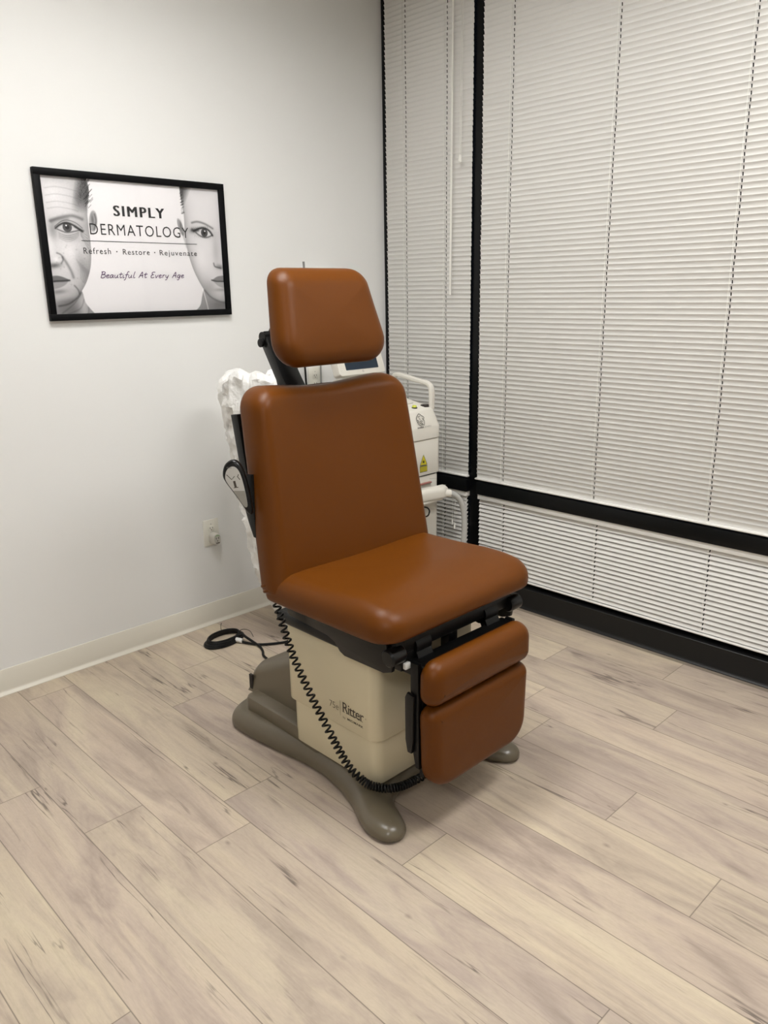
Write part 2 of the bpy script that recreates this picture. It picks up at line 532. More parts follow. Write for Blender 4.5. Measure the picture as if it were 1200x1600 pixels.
# ------------------------------------------------------------------ room shell
XW, YR, XL, ZC = 0.0, -6.4, -5.4, 3.0
def plank_floor():
    W, LN = 0.184, 1.213
    seams = {}                                  # plank joints read off column by column
    x0 = -0.036
    known = {-0.22: -1.79, -0.404: -1.356, -0.588: -1.94, -0.772: -1.495, -0.956: -1.64, -1.14: -2.078, -1.324: -2.418,
             -1.508: -0.331, -1.692: -0.572, -1.876: -1.2, -2.06: -0.128, -2.244: -1.036, -2.428: -0.715, -2.612: -1.679}
    verts, faces, uvp, uve, tint = [], [], [], [], []
    rnd = random.Random(11)
    k = 0
    xs = x0
    while xs > XL - 0.02:
        xa = xs - W
        key = round(xa, 3)
        off = known.get(key, rnd.uniform(-1.2, 0))
        y = off
        while y < 0.02: y += LN
        hi = xs if k else 0.02
        while y > YR:
            ya = y - LN
            c0, c1 = max(ya, YR), min(y, 0.02)
            if c1 > c0:
                i = len(verts)
                verts += [(xa, c0, 0), (hi, c0, 0), (hi, c1, 0), (xa, c1, 0)]
                faces.append((i, i + 1, i + 2, i + 3))
                ru, rv, t1, t2 = rnd.uniform(0, 50), rnd.uniform(0, 50), rnd.random(), rnd.random()
                for (px, py) in ((xa, c0), (hi, c0), (hi, c1), (xa, c1)):
                    uvp.append((px - xa + ru, py - ya + rv)); uve.append((px - xa, py - ya)); tint.append((t1, t2, 0, 1))
            y = ya
        xs = xa; k += 1
    # the half plank against the black base
    i = len(verts)
    me = bpy.data.meshes.new('floor')
    me.from_pydata(verts, [], faces)
    u1 = me.uv_layers.new(name='plank'); u2_ = me.uv_layers.new(name='edge')
    u1.data.foreach_set('uv', np.array(uvp).ravel()); u2_.data.foreach_set('uv', np.array(uve).ravel())
    ca = me.color_attributes.new('tint', 'FLOAT_COLOR', 'CORNER')
    ca.data.foreach_set('color', np.array(tint, dtype=float).ravel())
    o = link('floor', me, M['floor'], smooth=False)
    o['kind'] = 'structure'
plank_floor()
struct('wall_left', box(XL - 0.1, 0.13, 0.0, 0.1, 0, ZC), M['wall'], False)
struct('wall_rear', box(XL - 0.1, 0.13, YR - 0.1, YR, 0, ZC), M['wall'], False)
struct('wall_side', box(XL - 0.1, XL, YR, 0, 0, ZC), M['wall'], False)
struct('wall_right', box(0.03, 0.13, YR, -2.61, 0, ZC), M['wall'], False)
struct('ceiling', box(XL - 0.1, 0.13, YR - 0.1, 0.1, ZC, ZC + 0.1), M['ceil'], False)

def cove_profile(h, t, toe):
    return [(0, h), (t * 0.8, h), (t, h - 0.0015), (t, 0.018), (t + 0.0015, 0.013), (t + 0.004, 0.0095), (t + toe * 0.9, 0.004), (t + toe, 0.002), (t + toe, 0), (0, 0)]
def extrude_profile(prof, p0, p1, out):
    bm = B()
    p0, p1, out = Vector(p0), Vector(p1), Vector(out)
    a = [bm.verts.new(p0 + out * d + Vector((0, 0, z))) for d, z in prof]
    b = [bm.verts.new(p1 + out * d + Vector((0, 0, z))) for d, z in prof]
    n = len(a)
    bm.faces.new(a); bm.faces.new(b)
    for i in range(n): bm.faces.new((a[i], a[(i + 1) % n], b[(i + 1) % n], b[i]))
    return bm
struct('baseboard_left', extrude_profile(cove_profile(0.103, 0.006, 0.015), (XL, 0, 0), (-0.005, 0, 0), (0, -1, 0)), M['cove'])
# black storefront base: a low kerb with its own cove base on the room side
bm = extrude_profile([(0.0, 0.104), (0.001, 0.104), (0.003, 0.102), (0.003, 0.018), (0.005, 0.010), (0.013, 0.003), (0.013, 0), (0, 0)], (0.0, 0, 0), (0.0, YR, 0), (-1, 0, 0))
struct('baseboard_right', bm, M['black_base'])
bm = box(0.0, 0.13, YR, 0, 0.0, 0.1035)
struct('trim_1', bm, M['black_base'], False)
# window framing
MUL = [(-0.594, -0.657), (-2.50, -2.565)]
for i, (a, b) in enumerate(MUL):
    struct('trim_%d' % (2 + i), box(0.026, 0.13, b, a, 0.1035, ZC, bev=0.002), M['frame'])
struct('trim_4', box(0.028, 0.13, -0.022, 0.0, 0.1035, ZC, bev=0.002), M['frame'])
struct('trim_5', box(-0.004, 0.13, -0.594, -0.022, 0.5228, 0.5885, bev=0.004), M['frame'])
struct('trim_6', box(-0.004, 0.13, -2.50, -0.657, 0.5228, 0.5885, bev=0.004), M['frame'])
struct('trim_7', box(0.050, 0.13, -0.594, -0.022, 0.1035, 0.125), M['frame'])
struct('trim_8', box(0.050, 0.13, -2.50, -0.657, 0.1035, 0.125), M['frame'])
struct('trim_9', box(0.026, 0.13, -2.61, -2.565, 0.1035, ZC), M['frame'])
panes = [(-0.594, -0.022, 0.598, ZC), (-2.50, -0.657, 0.598, ZC), (-0.594, -0.022, 0.125, 0.513), (-2.50, -0.657, 0.125, 0.513)]
for i, (a, b, z0, z1) in enumerate(panes):
    struct('window_%d' % (i + 1), box(0.088, 0.094, a, b, z0, z1), M['window_glass'], False)

# ------------------------------------------------------------------ ceiling lights
for i, (lx, ly) in enumerate(LIGHTS):
    t = thing('ceiling_light', ['ceiling light panel over the chair, nearest the white wall', 'ceiling light panel over the floor right of the chair, nearer the blinds', 'added fill light panel on the ceiling, unseen beyond the left side of the view'][i], 'ceiling light', (lx, ly, ZC), 'ceiling light panels')
    bm = B()
    W_, H_ = 0.60, 0.30
    for (x0, x1, y0, y1) in ((-W_ - .03, -W_, -H_ - .03, H_ + .03), (W_, W_ + .03, -H_ - .03, H_ + .03), (-W_, W_, -H_ - .03, -H_), (-W_, W_, H_, H_ + .03)):
        add_box(bm, lx + x0, lx + x1, ly + y0, ly + y1, ZC - 0.095, ZC)
    obj('light_frame', bm, M['whitebox'], t, False)
    obj('diffuser', box(lx - W_, lx + W_, ly - H_, ly + H_, ZC - 0.008, ZC - 0.002), M['tube_light'], t, False)

# ------------------------------------------------------------------ window blinds
def blind(name, label, y_hi, y_lo, z_top, z_bot, tilt, ladders, x_c, head=True, wand=None, pulls=None, up=True):
    t = thing(name, label, 'window blind', (x_c, (y_hi + y_lo) / 2, z_bot), 'white mini blinds')
    pitch, wid = 0.0214, 0.025
    if head:
        obj('headrail', box(x_c - 0.016, x_c + 0.014, y_lo - 0.004, y_hi + 0.003, z_top - 0.025, z_top, bev=0.0015), M['warm_rail'], t)
    zt = z_top - 0.025 - 0.001 if head else z_top
    zb = z_bot + (0.012 if up else 0.014)
    n = int(round((zt - zb) / pitch)); pitch = (zt - zb) / n
    bm = B()
    ca, sa = math.cos(math.radians(tilt)), math.sin(math.radians(tilt))
    NS = 6
    prof = []
    for k in range(NS + 1):
        s = (k / NS - 0.5) * wid                     # + is the room-side edge
        crown = (0.0030 if up else 0.0016) * (1 - (2 * k / NS - 1) ** 2)
        prof.append((-s * ca + crown * sa, s * sa + crown * ca) if up else (-s * ca - crown * sa, -s * sa + crown * ca))
    th = 0.0004
    holes = sorted(ladders, reverse=True)
    ys = [y_hi]
    for h in holes: ys += [h + 0.0022, h - 0.0022]
    ys.append(y_lo)
    for i in range(n):
        z = zb + pitch * (i + 0.5)
        jit = random.uniform(-0.0012, 0.0012)
        grid = [[bm.verts.new((x_c + px, yy + jit, z + pz)) for px, pz in prof] for yy in ys]
        grid2 = [[bm.verts.new((x_c + px + th, yy + jit, z + pz + th * 0.3)) for px, pz in prof] for yy in ys]
        for a in range(len(ys) - 1):
            hole = a % 2 == 1
            for k in range(NS):
                if hole and k in (1, 2, 3): continue
                bm.faces.new((grid[a][k], grid[a][k + 1], grid[a + 1][k + 1], grid[a + 1][k]))
                bm.faces.new((grid2[a][k + 1], grid2[a][k], grid2[a + 1][k], grid2[a + 1][k + 1]))
    me = bpy.data.meshes.new('slats'); bm.to_mesh(me); bm.free()
    o = link('slats', me, M['blind'], t)
    bm = B()
    add_box(bm, x_c - 0.011, x_c + 0.010, y_lo - 0.003, y_hi + 0.004, z_bot, z_bot + 0.010, bev=0.003)
    add_box(bm, x_c - 0.0125, x_c - 0.010, y_lo - 0.003, y_hi + 0.004, z_bot + 0.003, z_bot + 0.007, bev=0.001)
    obj('bottom_rail', bm, M['warm_rail'], t)
    for h in holes:
        bm = B()
        cyl((x_c - 0.0135, h + 0.0035, z_bot + 0.004), (x_c - 0.0135, h + 0.0035, zt + 0.02), 0.0008, 6, bm)
        obj('ladder_cord', bm, M['cord'], t)
    if wand:
        obj('tilt_wand', cyl((x_c - 0.036, wand[0], wand[1]), (x_c - 0.026, wand[0], zt + 0.01), 0.0042, 6), M['cord'], t)
    if pulls:
        for k, (py, pz, px) in enumerate(pulls):
            c = obj('pull_cord', cyl((x_c - px, py, pz), (x_c - 0.022, py, zt + 0.01), 0.0011, 6), M['cord'], t)
            obj('tassel', lathe([(0.001, 0.030), (0.0035, 0.028), (0.0055, 0.004), (0.0065, 0.002), (0.0065, 0.0), (0.001, 0.0)], (x_c - px, py, pz - 0.028), sides=12), M['cord'], c)
    return t
blind('window_blind', 'tall narrow white blind in the window nearest the corner, with hanging wand', -0.034, -0.586, 2.96, 0.596, 77, [-0.170, -0.432], 0.016,
      wand=(-0.492, 1.48), pulls=[(-0.538, 2.09, 0.030), (-0.548, 2.085, 0.033)])
blind('window_blind', 'tall wide white blind filling the big window right of the mullion', -0.648, -2.492, 2.96, 0.595, 77, [-0.808, -1.302, -1.812, -2.32], 0.010,
      wand=(-2.40, 1.5))
blind('window_blind', 'short narrow white blind below the transom beside the machine hose', -0.030, -0.582, 0.522, 0.126, 57, [-0.170, -0.432], 0.020, up=False,
      pulls=[(-0.505, 0.365, 0.026), (-0.522, 0.345, 0.028)])
blind('window_blind', 'short wide white blind below the transom, above the black base', -0.662, -2.492, 0.522, 0.126, 57, [-0.812, -1.322, -1.828, -2.32], 0.020, up=False)

# ------------------------------------------------------------------ picture on the white wall
def poster():
    t = thing('framed_poster', 'black framed poster with two half faces and the words Simply Dermatology', 'picture', (-1.34, 0, 1.41))
    x0, x1, z0, z1 = -1.7405, -0.9420, 1.4125, 1.9485
    fwid = 0.0245
    bm = B()
    for (a, b, c, d) in ((x0, x1, z1 - fwid, z1), (x0, x1, z0, z0 + fwid), (x0, x0 + fwid, z0 + fwid, z1 - fwid), (x1 - fwid, x1, z0 + fwid, z1 - fwid)):
        add_box(bm, a, b, -0.022, -0.001, c, d, bev=0.0012)
    obj('frame', bm, M['frame_black'], t)
    # the printed sheet: tones of the print kept in a colour attribute
    nx, nz = 520, 350
    xa, xb, za, zb = x0 + fwid - 0.003, x1 - fwid + 0.003, z0 + fwid - 0.003, z1 - fwid + 0.003
    gx = np.linspace(xa, xb, nx + 1); gz = np.linspace(za, zb, nz + 1)
    X, Z = np.meshgrid(gx, gz)
    img = np.full(X.shape, 0.925)
    def poly_d(pts):
        """signed distance to polygon, inside positive"""
        d = np.full(X.shape, 9.0); ins = np.zeros(X.shape, bool)
        n = len(pts)
        for i in range(n):
            (ax, az), (bx, bz) = pts[i], pts[(i + 1) % n]
            ex, ez = bx - ax, bz - az
            tt = np.clip(((X - ax) * ex + (Z - az) * ez) / (ex * ex + ez * ez + 1e-12), 0, 1)
            d = np.minimum(d, np.hypot(X - ax - tt * ex, Z - az - tt * ez))
            c = ((az > Z) != (bz > Z)) & (X < (bx - ax) * (Z - az) / (bz - az + 1e-12) + ax)
            ins ^= c
        return np.where(ins, d, -d)
    def line_d(pts):
        d = np.full(X.shape, 9.0)
        for (ax, az), (bx, bz) in zip(pts[:-1], pts[1:]):
            ex, ez = bx - ax, bz - az
            tt = np.clip(((X - ax) * ex + (Z - az) * ez) / (ex * ex + ez * ez + 1e-12), 0, 1)
            d = np.minimum(d, np.hypot(X - ax - tt * ex, Z - az - tt * ez))
        return d
    def sm(pts, n=6): return [(p.x, p.y) for p in smooth_path([(a, b, 0) for a, b in pts], n)]
    def stroke(pts, wd, amt, mask=1.0):
        nonlocal img
        img = img * (1 - amt * np.exp(-(line_d(sm(pts)) / wd) ** 2) * mask)
    def light(cx, cz, rx, rz, amt, rot_=0.0, mask=1.0):
        nonlocal img
        c, s = math.cos(rot_), math.sin(rot_)
        u = ((X - cx) * c + (Z - cz) * s) / rx; v = (-(X - cx) * s + (Z - cz) * c) / rz
        img = img * (1 + amt * np.exp(-(u * u + v * v)) * mask)
    def fill(d, val, soft=0.0015):
        nonlocal img
        a = np.clip(d / soft + 0.5, 0, 1)
        img = img * (1 - a) + val * a
    def ell(cx, cz, rx, rz, rot_=0.0):
        c, s = math.cos(rot_), math.sin(rot_)
        u = ((X - cx) * c + (Z - cz) * s) / rx; v = (-(X - cx) * s + (Z - cz) * c) / rz
        return (1 - np.sqrt(u * u + v * v)) * min(rx, rz)
    rng = np.random.default_rng(5)
    nz_ = rng.normal(0, 1, X.shape)
    for _ in range(2): nz_ = (nz_ + np.roll(nz_, 1, 0) + np.roll(nz_, 1, 1) + np.roll(nz_, -1, 0) + np.roll(nz_, -1, 1)) / 5
    # ---- older face on the left edge
    edge = sm([(-1.549, 1.940), (-1.537, 1.885), (-1.548, 1.830), (-1.551, 1.760), (-1.550, 1.700), (-1.553, 1.650), (-1.563, 1.600), (-1.585, 1.550), (-1.609, 1.516)])
    ear = ell(-1.530, 1.775, 0.016, 0.038, -0.15)
    fill(ear, 0.66, 0.003); stroke([(-1.522, 1.80), (-1.519, 1.775), (-1.53, 1.745)], 0.003, 0.35); light(-1.532, 1.78, 0.006, 0.02, -0.35)
    neckp = sm([(-1.72, 1.50), (-1.640, 1.512), (-1.606, 1.517), (-1.595, 1.475), (-1.560, 1.430)]) + [(-1.56, 1.40), (-1.74, 1.40)]
    dn = poly_d(neckp)
    fill(dn, 0.58, 0.003)
    light(-1.66, 1.45, 0.05, 0.03, -0.22, 0, dn > 0); light(-1.605, 1.46, 0.02, 0.05, 0.3, 0, dn > 0)
    for q in (0.0, 0.02, 0.045): stroke([(-1.69 + q, 1.44 - q * .2), (-1.64 + q, 1.475 - q), (-1.612 + q * .6, 1.51 - q)], 0.003, 0.18, dn > 0)
    face = [(-1.76, 1.96)] + edge + sm([(-1.609, 1.516), (-1.635, 1.487), (-1.68, 1.468), (-1.76, 1.462)])[1:]
    d = poly_d(face)
    m1 = (d > 0).astype(float)
    tone = 0.86 - 0.24 * np.exp(-np.clip(d, 0, 1) / 0.026) - 0.08 * np.clip((1.66 - Z) / 0.2, 0, 1) + nz_ * 0.02
    a = np.clip(d / 0.0025 + 0.5, 0, 1)
    img = img * (1 - a) + tone * a
    # cropped hair at the temple
    hm = np.clip((X + 1.585 + 0.25 * np.clip(1.925 - Z, 0, 1)) / 0.03, 0, 1) * np.clip((Z - 1.80) / 0.06, 0, 1) * (d > -0.004)
    streak = 0.5 + 0.5 * np.sin((X * 0.9 + Z * 0.45) * 1500 + nz_ * 4)
    img = img * (1 - hm * (0.35 + 0.45 * streak))
    for k in range(40):
        hx = -1.560 + 0.028 * rng.random(); hz = 1.82 + 0.11 * rng.random()
        stroke([(hx, hz), (hx + 0.012, hz + 0.012)], 0.0010, 0.45)
    light(-1.585, 1.86, 0.02, 0.06, -0.12, 0, m1); light(-1.68, 1.86, 0.05, 0.05, 0.06, 0, m1)
    for zz in (1.86, 1.835, 1.885, 1.815): stroke([(-1.70, zz - 0.004), (-1.66, zz + 0.003), (-1.61, zz - 0.002), (-1.585, zz - 0.008)], 0.0022, 0.10, m1)
    # brow and eye
    stroke([(-1.694, 1.769), (-1.655, 1.782), (-1.615, 1.790), (-1.590, 1.786), (-1.573, 1.780)], 0.0062, 0.34, m1)
    stroke([(-1.690, 1.768), (-1.66, 1.776), (-1.63, 1.778)], 0.008, 0.15, m1)
    light(-1.632, 1.752, 0.05, 0.024, -0.22, -0.1, m1)
    light(-1.690, 1.735, 0.016, 0.03, -0.25, 0, m1)
    eye = poly_d(sm([(-1.678, 1.744), (-1.660, 1.757), (-1.636, 1.764), (-1.610, 1.757), (-1.586, 1.741), (-1.612, 1.736), (-1.640, 1.733), (-1.664, 1.738)]))
    fill(eye, 0.80, 0.003)
    fill(np.minimum(ell(-1.6335, 1.7495, 0.0175, 0.0175), eye + 0.001), 0.30, 0.002)
    fill(ell(-1.6335, 1.7495, 0.008, 0.008), 0.07, 0.002)
    fill(ell(-1.637, 1.755, 0.003, 0.003), 0.95, 0.001)
    stroke([(-1.678, 1.744), (-1.660, 1.757), (-1.636, 1.7645), (-1.610, 1.757), (-1.578, 1.736)], 0.0034, 0.80)
    stroke([(-1.604, 1.752), (-1.590, 1.745), (-1.574, 1.738)], 0.004, 0.5)
    stroke([(-1.672, 1.741), (-1.640, 1.731), (-1.606, 1.736), (-1.586, 1.741)], 0.0022, 0.5)
    stroke([(-1.68, 1.750), (-1.655, 1.768), (-1.63, 1.774), (-1.60, 1.766), (-1.576, 1.748)], 0.0016, 0.42)
    for k in range(4): stroke([(-1.668, 1.728 - k * .006), (-1.640, 1.719 - k * .007), (-1.612, 1.724 - k * .006), (-1.592, 1.733 - k * .004)], 0.0018, 0.20 - 0.03 * k, m1)
    for k in range(5): stroke([(-1.585, 1.738 - k * .004), (-1.570, 1.728 - k * .009), (-1.560, 1.722 - k * .012)], 0.0013, 0.2, m1)
    light(-1.628, 1.712, 0.035, 0.012, -0.13, -0.1, m1)
    # nose, cheek folds, mouth, chin
    light(-1.705, 1.69, 0.014, 0.06, 0.10, 0, m1)
    stroke([(-1.684, 1.657), (-1.669, 1.650), (-1.664, 1.634), (-1.672, 1.620)], 0.0032, 0.32, m1)
    light(-1.700, 1.612, 0.026, 0.009, -0.50, 0.12, m1)
    light(-1.690, 1.632, 0.010, 0.012, 0.10, 0, m1)
    stroke([(-1.664, 1.642), (-1.650, 1.618), (-1.638, 1.592), (-1.632, 1.570)], 0.0055, 0.30, m1)
    light(-1.632, 1.66, 0.035, 0.03, 0.07, 0, m1)
    light(-1.590, 1.61, 0.02, 0.05, -0.18, 0.3, m1)
    for k in range(9):
        q = k * 0.007
        stroke([(-1.612 + q, 1.635 - q), (-1.600 + q * .9, 1.600 - q), (-1.606 + q * .6, 1.565 - q * .6)], 0.0020, 0.10, m1)
    stroke([(-1.632, 1.54), (-1.620, 1.525), (-1.616, 1.510)], 0.003, 0.35, m1)
    lip = poly_d(sm([(-1.73, 1.570), (-1.700, 1.576), (-1.675, 1.572), (-1.648, 1.559), (-1.675, 1.556), (-1.73, 1.553)]))
    fill(lip, 0.42, 0.004)
    lip2 = poly_d(sm([(-1.73, 1.553), (-1.69, 1.556), (-1.655, 1.557), (-1.672, 1.540), (-1.700, 1.530), (-1.73, 1.528)]))
    fill(lip2, 0.62, 0.004)
    stroke([(-1.73, 1.553), (-1.70, 1.556), (-1.675, 1.557), (-1.648, 1.559)], 0.0030, 0.75)
    light(-1.695, 1.518, 0.03, 0.008, -0.28, 0.1, m1)
    light(-1.665, 1.482, 0.05, 0.012, -0.22, 0.15, m1)
    stroke([(-1.70, 1.466), (-1.66, 1.474), (-1.625, 1.496), (-1.609, 1.516)], 0.004, 0.35)
    for k in range(14): light(-1.69 + 0.12 * rng.random(), 1.50 + 0.2 * rng.random(), 0.003, 0.003, -0.10, 0, m1)
    # ---- younger face on the right edge
    neck2 = sm([(-1.120, 1.430), (-1.092, 1.455), (-1.080, 1.490), (-1.070, 1.522)]) + [(-1.00, 1.50), (-0.95, 1.47), (-0.95, 1.40), (-1.12, 1.40)]
    dn2 = poly_d(neck2)
    fill(dn2, 0.60, 0.003)
    stroke([(-1.072, 1.520), (-1.060, 1.470), (-1.052, 1.43)], 0.002, -0.5)
    light(-1.0, 1.455, 0.05, 0.025, -0.22, 0, dn2 > 0)
    ear2 = ell(-1.156, 1.768, 0.011, 0.034, 0.30)
    fill(ear2, 0.62, 0.003); light(-1.155, 1.775, 0.005, 0.018, -0.3)
    stroke([(-1.150, 1.745), (-1.140, 1.715), (-1.133, 1.69)], 0.005, 0.2)
    edge2 = sm([(-1.142, 1.940), (-1.143, 1.900), (-1.139, 1.850), (-1.137, 1.800), (-1.139, 1.745), (-1.135, 1.695), (-1.128, 1.655), (-1.113, 1.605), (-1.092, 1.560), (-1.066, 1.518), (-1.035, 1.486), (-0.99, 1.467), (-0.95, 1.460)])
    d2 = poly_d(edge2 + [(-0.93, 1.46), (-0.93, 1.96)])
    m2 = (d2 > 0).astype(float)
    tone = 0.885 - 0.24 * np.exp(-np.clip(d2, 0, 1) / 0.020) - 0.05 * np.clip((1.62 - Z) / 0.15, 0, 1) + nz_ * 0.006
    a = np.clip(d2 / 0.0025 + 0.5, 0, 1)
    img = img * (1 - a) + tone * a
    hm = np.clip((-1.090 - X - 0.55 * np.clip(1.925 - Z, 0, 1)) / 0.035, 0, 1) * np.clip((Z - 1.80) / 0.05, 0, 1) * (d2 > -0.004)
    img = img * (1 - hm * (0.42 + 0.38 * streak))
    for k in range(34):
        hz = 1.815 + 0.115 * rng.random(); hx = -1.144 + 0.006 * rng.random()
        stroke([(hx - 0.006, hz + 0.004), (hx + 0.006, hz + 0.010)], 0.0009, 0.45)
    stroke([(-1.102, 1.788), (-1.075, 1.793), (-1.040, 1.786), (-1.003, 1.769)], 0.0042, 0.38, m2)
    light(-1.05, 1.755, 0.055, 0.024, -0.15, -0.15, m2)
    light(-1.100, 1.757, 0.02, 0.012, -0.25, 0.2, m2)
    eye2 = poly_d(sm([(-1.088, 1.752), (-1.068, 1.765), (-1.046, 1.768), (-1.024, 1.758), (-1.009, 1.742), (-1.028, 1.735), (-1.050, 1.733), (-1.072, 1.741)]))
    fill(eye2, 0.84, 0.003)
    fill(np.minimum(ell(-1.0455, 1.7505, 0.0165, 0.0165), eye2 + 0.002), 0.28, 0.002)
    fill(ell(-1.0455, 1.7505, 0.007, 0.007), 0.06, 0.002)
    fill(ell(-1.043, 1.757, 0.003, 0.003), 0.95, 0.001)
    stroke([(-1.096, 1.756), (-1.070, 1.766), (-1.046, 1.769), (-1.022, 1.760), (-1.006, 1.741)], 0.0040, 0.82)
    stroke([(-1.104, 1.759), (-1.090, 1.757), (-1.075, 1.760)], 0.006, 0.55)
    stroke([(-1.086, 1.750), (-1.070, 1.739), (-1.046, 1.732), (-1.024, 1.735), (-1.009, 1.742)], 0.0030, 0.55)
    for k in range(9):
        ex = -1.098 + 0.009 * k
        stroke([(ex, 1.760 + 0.0012 * k), (ex - 0.006, 1.768 + 0.0014 * k)], 0.0010, 0.4)
        stroke([(ex + 0.008, 1.740 - 0.001 * k), (ex + 0.005, 1.733 - 0.001 * k)], 0.0008, 0.25)
    light(-0.995, 1.68, 0.018, 0.07, -0.12, 0, m2)
    light(-0.980, 1.613, 0.020, 0.010, -0.34, -0.15, m2)
    stroke([(-1.010, 1.628), (-1.006, 1.616), (-0.992, 1.611), (-0.975, 1.608)], 0.003, 0.45, m2)
    light(-1.075, 1.64, 0.03, 0.05, 0.05, 0, m2)
    lipa = poly_d(sm([(-1.025, 1.558), (-1.000, 1.572), (-0.978, 1.576), (-0.95, 1.576), (-0.95, 1.552), (-0.985, 1.553)]))
    fill(lipa, 0.52, 0.004)
    lipb = poly_d(sm([(-1.020, 1.556), (-0.99, 1.551), (-0.95, 1.552), (-0.95, 1.527), (-0.985, 1.530), (-1.005, 1.541)]))
    fill(lipb, 0.68, 0.004)
    stroke([(-1.026, 1.5585), (-1.00, 1.5535), (-0.95, 1.553)], 0.0026, 0.72)
    light(-0.985, 1.518, 0.03, 0.007, -0.2, 0, m2)
    light(-1.04, 1.53, 0.03, 0.03, -0.12, 0.6, m2)
    stroke([(-1.064, 1.517), (-1.035, 1.488), (-0.99, 1.469), (-0.95, 1.463)], 0.004, 0.25)
    img = np.clip(img, 0.02, 0.97)
    lin = np.where(img <= 0.04045, img / 12.92, ((img + 0.055) / 1.055) ** 2.4)
    colr = np.stack([lin * 1.0, lin * 0.975, lin * 0.985, np.ones_like(lin)], -1).reshape(-1, 4)
    nv = X.size
    co = np.stack([X.ravel(), np.full(nv, -0.010), Z.ravel()], -1)
    idx = np.arange(nv).reshape(nz + 1, nx + 1)
    q = np.stack([idx[:-1, :-1], idx[:-1, 1:], idx[1:, 1:], idx[1:, :-1]], -1).reshape(-1, 4)
    me = bpy.data.meshes.new('poster_print')
    me.from_pydata(co.tolist(), [], q.tolist())
    ca = me.color_attributes.new('print', 'FLOAT_COLOR', 'POINT')
    ca.data.foreach_set('color', colr.astype(np.float32).ravel())
    m = bpy.data.materials.new('poster_paper'); m.use_nodes = True
    an = m.node_tree.nodes.new('ShaderNodeAttribute'); an.attribute_name = 'print'
    m.node_tree.links.new(an.outputs['Color'], m.node_tree.nodes['Principled BSDF'].inputs['Base Color'])
    m.node_tree.nodes['Principled BSDF'].inputs['Roughness'].default_value = 0.6
    link('poster_print', me, m, t, smooth=False)
    obj('backing_board', box(xa, xb, -0.009, -0.003, za, zb), M['frame'], t, False)
    # lettering
    u, v, y = (1, 0, 0), (0, 0, 1), -0.0105
    text('title_lettering', 'SIMPLY', (-1.443, y, 1.7975), u, v, 0.215, 0.0385, M['black_ink'], t, bold=0.0, spacing=1.25, stamp=0.0024)
    text('name_lettering', 'DERMATOLOGY', (-1.5475, y, 1.7265), u, v, 0.4255, 0.0410, M['black_ink'], t, bold=-0.004, spacing=1.15)
    obj('rule_line', ribbon([[(-1.585, 1.7032), (-1.086, 1.7032)]], 0.0022, o=(0, y, 0), u=u, v=v), M['black_ink'], t, False)
    for wd, xa_, xb_, zb_, h_ in (('Refresh', -1.5815, -1.4725, 1.6560, 0.0225), ('Restore', -1.4225, -1.3075, 1.6560, 0.0205), ('Rejuvenate', -1.2625, -1.0900, 1.6495, 0.0270)):
        text('motto_lettering', wd, (xa_, y, zb_), u, v, xb_ - xa_, h_, M['black_ink'], t, bold=0.0, spacing=1.22)
    for dx_ in (-1.4475, -1.2850):
        obj('motto_dot', ribbon([[(dx_ - 0.0022, 1.6662), (dx_ + 0.0022, 1.6662)]], 0.0044, o=(0, y, 0), u=u, v=v), M['black_ink'], t, False)
    G = {'B': (.56, [[(.05, 0), (.10, .45), (.14, .85)], [(.02, .80), (.20, .88), (.42, .80), (.38, .58), (.15, .47)], [(.15, .47), (.44, .44), (.50, .20), (.30, .0), (.05, .02)]]),
         'e': (.38, [[(.02, .22), (.20, .26), (.28, .38), (.18, .46), (.06, .36), (.03, .16), (.14, .0), (.36, .10)]]),
         'a': (.46, [[(.30, .40), (.16, .45), (.02, .26), (.06, .02), (.22, .10), (.32, .42), (.31, .10), (.44, .05)]]),
         'u': (.46, [[(.02, .44), (.02, .14), (.12, .0), (.26, .14), (.31, .44), (.31, .10), (.44, .05)]]),
         't': (.34, [[(.16, .78), (.11, .30), (.14, .02), (.32, .10)], [(-.06, .50), (.14, .52), (.36, .56)]]),
         'i': (.24, [[(.06, .44), (.05, .10), (.12, .0), (.22, .08)], [(.09, .62), (.11, .66)]]),
         'f': (.34, [[(.40, .84), (.28, .92), (.18, .66), (.10, .0), (.02, -.30), (-.08, -.28)], [(-.04, .44), (.16, .46), (.34, .50)]]),
         'l': (.26, [[(.16, .92), (.08, .40), (.08, .06), (.16, .0), (.26, .08)]]),
         'A': (.56, [[(.0, .0), (.16, .46), (.32, .86), (.38, .42), (.44, .0)], [(.08, .30), (.28, .34), (.46, .36)]]),
         'E': (.50, [[(.46, .84), (.24, .86), (.10, .70), (.24, .48)], [(.34, .48), (.12, .42), (.04, .18), (.18, .0), (.44, .08)]]),
         'v': (.38, [[(.02, .44), (.08, .20), (.12, .0), (.24, .22), (.34, .46)]]),
         'r': (.34, [[(.04, .44), (.06, .20), (.05, .0)], [(.05, .20), (.14, .42), (.30, .40)]]),
         'y': (.42, [[(.02, .44), (.06, .12), (.18, .06), (.30, .24), (.34, .44)], [(.34, .44), (.26, .0), (.14, -.30), (.02, -.26)]]),
         'g': (.44, [[(.32, .40), (.16, .46), (.02, .24), (.10, .02), (.26, .14), (.34, .44)], [(.34, .44), (.30, .0), (.18, -.30), (.02, -.24)]]),
         ' ': (.34, [])}
    lines, cx = [], 0.0
    for ch in 'Beautiful At Every Age':
        adv, st = G[ch]
        for ln in st:
            lines.append([(p[0], p[1]) for p in sm([(cx + a + 0.20 * b, b) for a, b in ln], 5)])
        cx += adv + 0.035
    k = 0.3675 / cx
    kz = 0.0262
    lines = [[(-1.5265 + a * k, 1.5680 + b * kz) for a, b in ln] for ln in lines]
